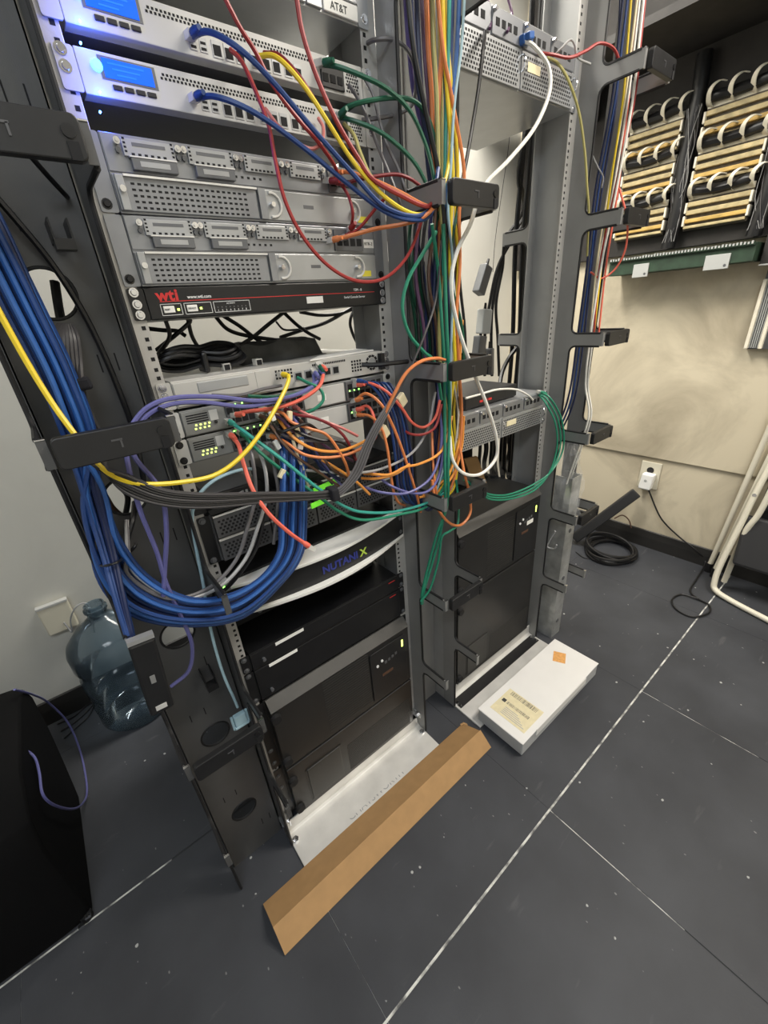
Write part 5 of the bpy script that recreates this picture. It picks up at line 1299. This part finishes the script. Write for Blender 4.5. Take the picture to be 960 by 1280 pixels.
for i in range(3):
    cable('green cable looping right of the lower far router', 'green', .0030, [(674, 490 + i * 2, -.006), (688 - i * 3, 498 + i * 3, -.05), (702 - i * 4, 525 + i * 2, -.07), (704 - i * 4, 560, -.075), (690 - i * 2, 588 + i * 2, -.075), (666, 606 + i * 4, -.07), (636, 618 + i * 3, -.06), (612, 618 + i * 3, -.07), (600, 610 + i * 2, -.10), (580, 600, -.10)], group='green cables of the far router', plugs='a' if i == 0 else '')
# high far router leads
cable('pale yellow lead bowing down from the high far router', 'olive', .0030, [(684, 72, -.008), (698, 80, -.03), (712, 104, -.045), (724, 142, -.05), (731, 190, -.055), (734, 235, -.06), (736, 266, -.06), (734, 320, -.05)])
cable('dark red lead waving right of the high far router', 'red', .0032, [(672, 66, -.008), (690, 68, -.03), (712, 72, -.045), (732, 64, -.05), (750, 54, -.06), (768, 62, -.07), (778, 90, -.08)])
cable('thin white lead curling right of the high far router', 'lgrey', .0022, [(690, 72, -.01), (700, 62, -.03), (712, 50, -.04), (718, 55, -.045), (722, 72, -.045), (738, 80, -.05)])
cable('black lead dropping straight from the high far router', 'black', .0038, [(606, 40, -.01), (604, 60, -.035), (598, 110, -.04), (590, 160, -.045), (582, 205, -.06), (574, 240, -.07)])
cable('dark lead arched over the high far router', 'plum', .0030, [(634, 40, -.01), (640, 20, .02), (634, -5, .03), (625, -20, .03)])
cable('second dark lead arched over the high far router', 'plum', .0030, [(612, 36, -.01), (614, 15, .02), (606, -8, .03), (600, -20, .03)])
# --- right manager
RB = [('white', 806, 790, 770, 752, 738, .0030), ('white', 801, 784, 766, 748, 741, .0028), ('red', 808, 792, 768, 750, 742, .0028), ('coral', 797, 785, 772, 758, 748, .0026), ('yellow', 790, 778, 762, 752, 742, .0026),
      ('blue', 786, 768, 748, 738, 726, .0032), ('navy', 780, 764, 744, 734, 722, .0032), ('navy', 776, 770, 752, 740, 730, .0030), ('cream', 798, 780, 760, 746, 737, .0026)]
for i, (c, a, b, c2, d2, e, r) in enumerate(RB):
    x = 1.205 + .075 * ((i * .53) % 1)
    cable('%s cable hanging inside the right channel windows' % ['thicker white', 'thinner white', 'dark red', 'coral red', 'yellow', 'brighter blue', 'leftmost navy', 'inner navy', 'cream'][i], c, r, [('x', a, -15, x), ('x', (a + b) / 2, 60, x), ('x', b, 130, x), ('x', c2, 240, x), ('x', d2, 330, x), ('x', e, 420, x)] + ([('x', e - 6, 480, x), ('x', e - 2, 520, x), ('x', e - 16, 565, x), ('x', e - 30, 605, x)] if i < 2 else [('x', e - 10, 490, x), ('x', e - 24, 530, x), ('x', e - 46, 562, x), ('x', e - 70, 590, x)] if 4 < i < 8 else []))
cable('red lead looping out of the right channel below the blocks', 'coral', .0026, [('x', 774, 235, 1.22), ('x', 784, 275, 1.24), ('x', 782, 310, 1.26), ('x', 770, 335, 1.26), ('x', 752, 348, 1.24), ('x', 738, 340, 1.22)])
cable('stray pale wire loop inside the right channel window', 'lgrey', .0018, [('x', 741, 195, 1.20), ('x', 748, 210, 1.21), ('x', 754, 222, 1.22), ('x', 752, 235, 1.22)])
# --- black power cables behind the far rack
for i in range(7):
    x = 1.20 + .012 * i; y = .16 + .012 * ((i * 3) % 5)
    cable('black power cable hanging straight in the rear of the right channel', 'black', .0058, [('w', x, y, 2.12), ('w', x + .004, y, 1.8), ('w', x - .004, y + .006, 1.5), ('w', x + .003, y, 1.2), ('w', x, y + .004, .9), ('w', x, y, .55)], group='black power cables behind the far rack', name='power_lead')
for i in range(11):
    u = 600 + i * 4.2 + 1.5 * math.sin(i * 2.4); yy = .24 + .02 * (i % 3)
    cable('black power cable hanging in the dark gap of the far rack', 'black', .0068, [(u + 3, 500, yy), (u + 1, 540, yy), (u + 2 * math.sin(i), 562, yy), (u - 1, 580, yy), ('z', u + 1, 596, .718)], group='black power cables in the dark gap', name='power_lead')
for i in range(3):
    cable('black power cable slanting out of the rear channel to the adapters', 'black', .0060, [('w', 1.20, .17, 1.80), ('w', 1.19, .19, 1.66), (664 - i * 5, 262, .24), (640 - i * 4, 300, .28), (622 + i * 3, 335, .32), (612 + i * 4, 380, .33), (606 + i * 8, 420, .33), (606 + i * 9, 470, .33)], group='slanting power cables behind the far rack', name='power_lead')
cable('thin black wire down the back wall behind the far rack', 'black', .0016, [(640, 120, .90), (636, 180, .90), (626, 250, .90), (619, 300, .90), (616, 340, .90)])
cable('thick black cable leaving the rear channel above the lower far router', 'black', .0075, [(648, 432, .18), (636, 448, .19), (628, 465, .19), (624, 485, .17)], name='power_lead')
for i, (u, v, a, lb) in enumerate(((603, 350, .45, 'topmost'), (605, 402, .10, 'pale middle'), (599, 434, .15, 'lowest'), (612, 452, -.05, 'slim'))):
    p = Y(u, v, .33); w_, h_ = ((.020, .048), (.026, .042), (.022, .04), (.010, .05))[i]
    t = thing('power_adapter', '%s block adapter dangling behind the far rack' % lb, 'adapter', tuple(p))
    MB().obox(p, (w_ * math.cos(a), 0, -w_ * math.sin(a)), (0, .016, 0), (h_ * math.sin(a), 0, h_ * math.cos(a))).build('body', 'steel_dark' if i != 1 else 'plate_grey', t, bevel=.004)
    MB().cyl(p + Vector((h_ * math.sin(a), 0, h_ * math.cos(a))), p + Vector((h_ * 1.5 * math.sin(a), 0, h_ * 1.5 * math.cos(a))), .006, 8, .004).build('strain_relief', 'c_black', t)

# --- floor cables
t = thing('cable_coil', 'coil of thick black cable on the floor by the right wall', 'cable', (2.05, .05, 0))
cc = Vector((2.045, .040, .012))
for i in range(8):
    pts = []; ra = .135 - .008 * (i % 4) + rnd(-.006, .006); rb = .125 - .007 * (i % 3) + rnd(-.006, .006); ox, oy_ = rnd(-.012, .012), rnd(-.012, .012)
    for j in range(25):
        a = 2 * math.pi * j / 24; pts.append((cc.x + ox + ra * math.cos(a), cc.y + oy_ + rb * math.sin(a), .008 + .0085 * i * (.6 + .4 * math.sin(a + i))))
    MB().tube(smooth_path(pts, 3), .0078, 7).build('cable_turn', 'c_black', t, smooth=True)
cable('black cord from the wall adapter curling on the floor', 'black', .0042, [('w', 2.215, -.018, .365), ('x', 822, 640, 2.215), ('x', 832, 655, 2.222), ('x', 850, 672, 2.228), ('x', 870, 688, 2.225), ('z', 882, 702, .03), ('z', 872, 722, .006), ('z', 863, 738, .006), ('z', 872, 748, .008), ('z', 886, 756, .008), ('z', 886, 766, .008), ('z', 866, 771, .006), ('z', 846, 762, .006), ('z', 840, 750, .006), ('z', 852, 743, .006), ('z', 872, 748, .014)])
cable('brown cord stub on the baseboard behind the power bar', 'brown', .0036, [('x', 768, 648, 2.19), ('x', 778, 644, 2.2), ('x', 786, 650, 2.21), ('x', 789, 660, 2.21)])
cable('thin dark cord trailing on the floor under the coil', 'black', .003, [('z', 720, 690, .004), ('z', 730, 697, .004), ('z', 745, 698, .004), ('z', 752, 694, .004)])
cable('violet cable lying in a loop over the black case', 'lavender', .0030, [('x', 18, 862, -.472), ('x', 40, 868, -.472), ('x', 60, 878, -.478), ('x', 84, 902, -.462), ('x', 99, 935, -.455), ('x', 107, 970, -.452), ('x', 108, 995, -.452), ('x', 96, 1010, -.452), ('x', 72, 1008, -.455), ('x', 54, 994, -.458), ('x', 49, 965, -.46), ('x', 42, 945, -.47), ('x', 22, 932, -.49), ('x', 4, 918, -.52), ('x', -15, 890, -.55)])
cable('thin grey cord from the wall jack behind the bottle', 'lgrey', .0028, [('w', Y(80, 778, WY - .03).x, WY - .03, Y(80, 778, WY - .03).z), (90, 790, .90), (88, 775, .89), (94, 760, .88), (104, 754, .88), (112, 760, .88), (118, 790, .90)])
for i in range(3):
    cable('dark cord on the floor left of the bottle', 'black', .003, [('z', 72 + i * 4, 905 + i * 9, .004), ('z', 92, 896 + i * 8, .004), ('z', 106 + i * 2, 884 + i * 6, .004), ('z', 118, 876 + i * 3, .004)], group='dark floor cords by the bottle')
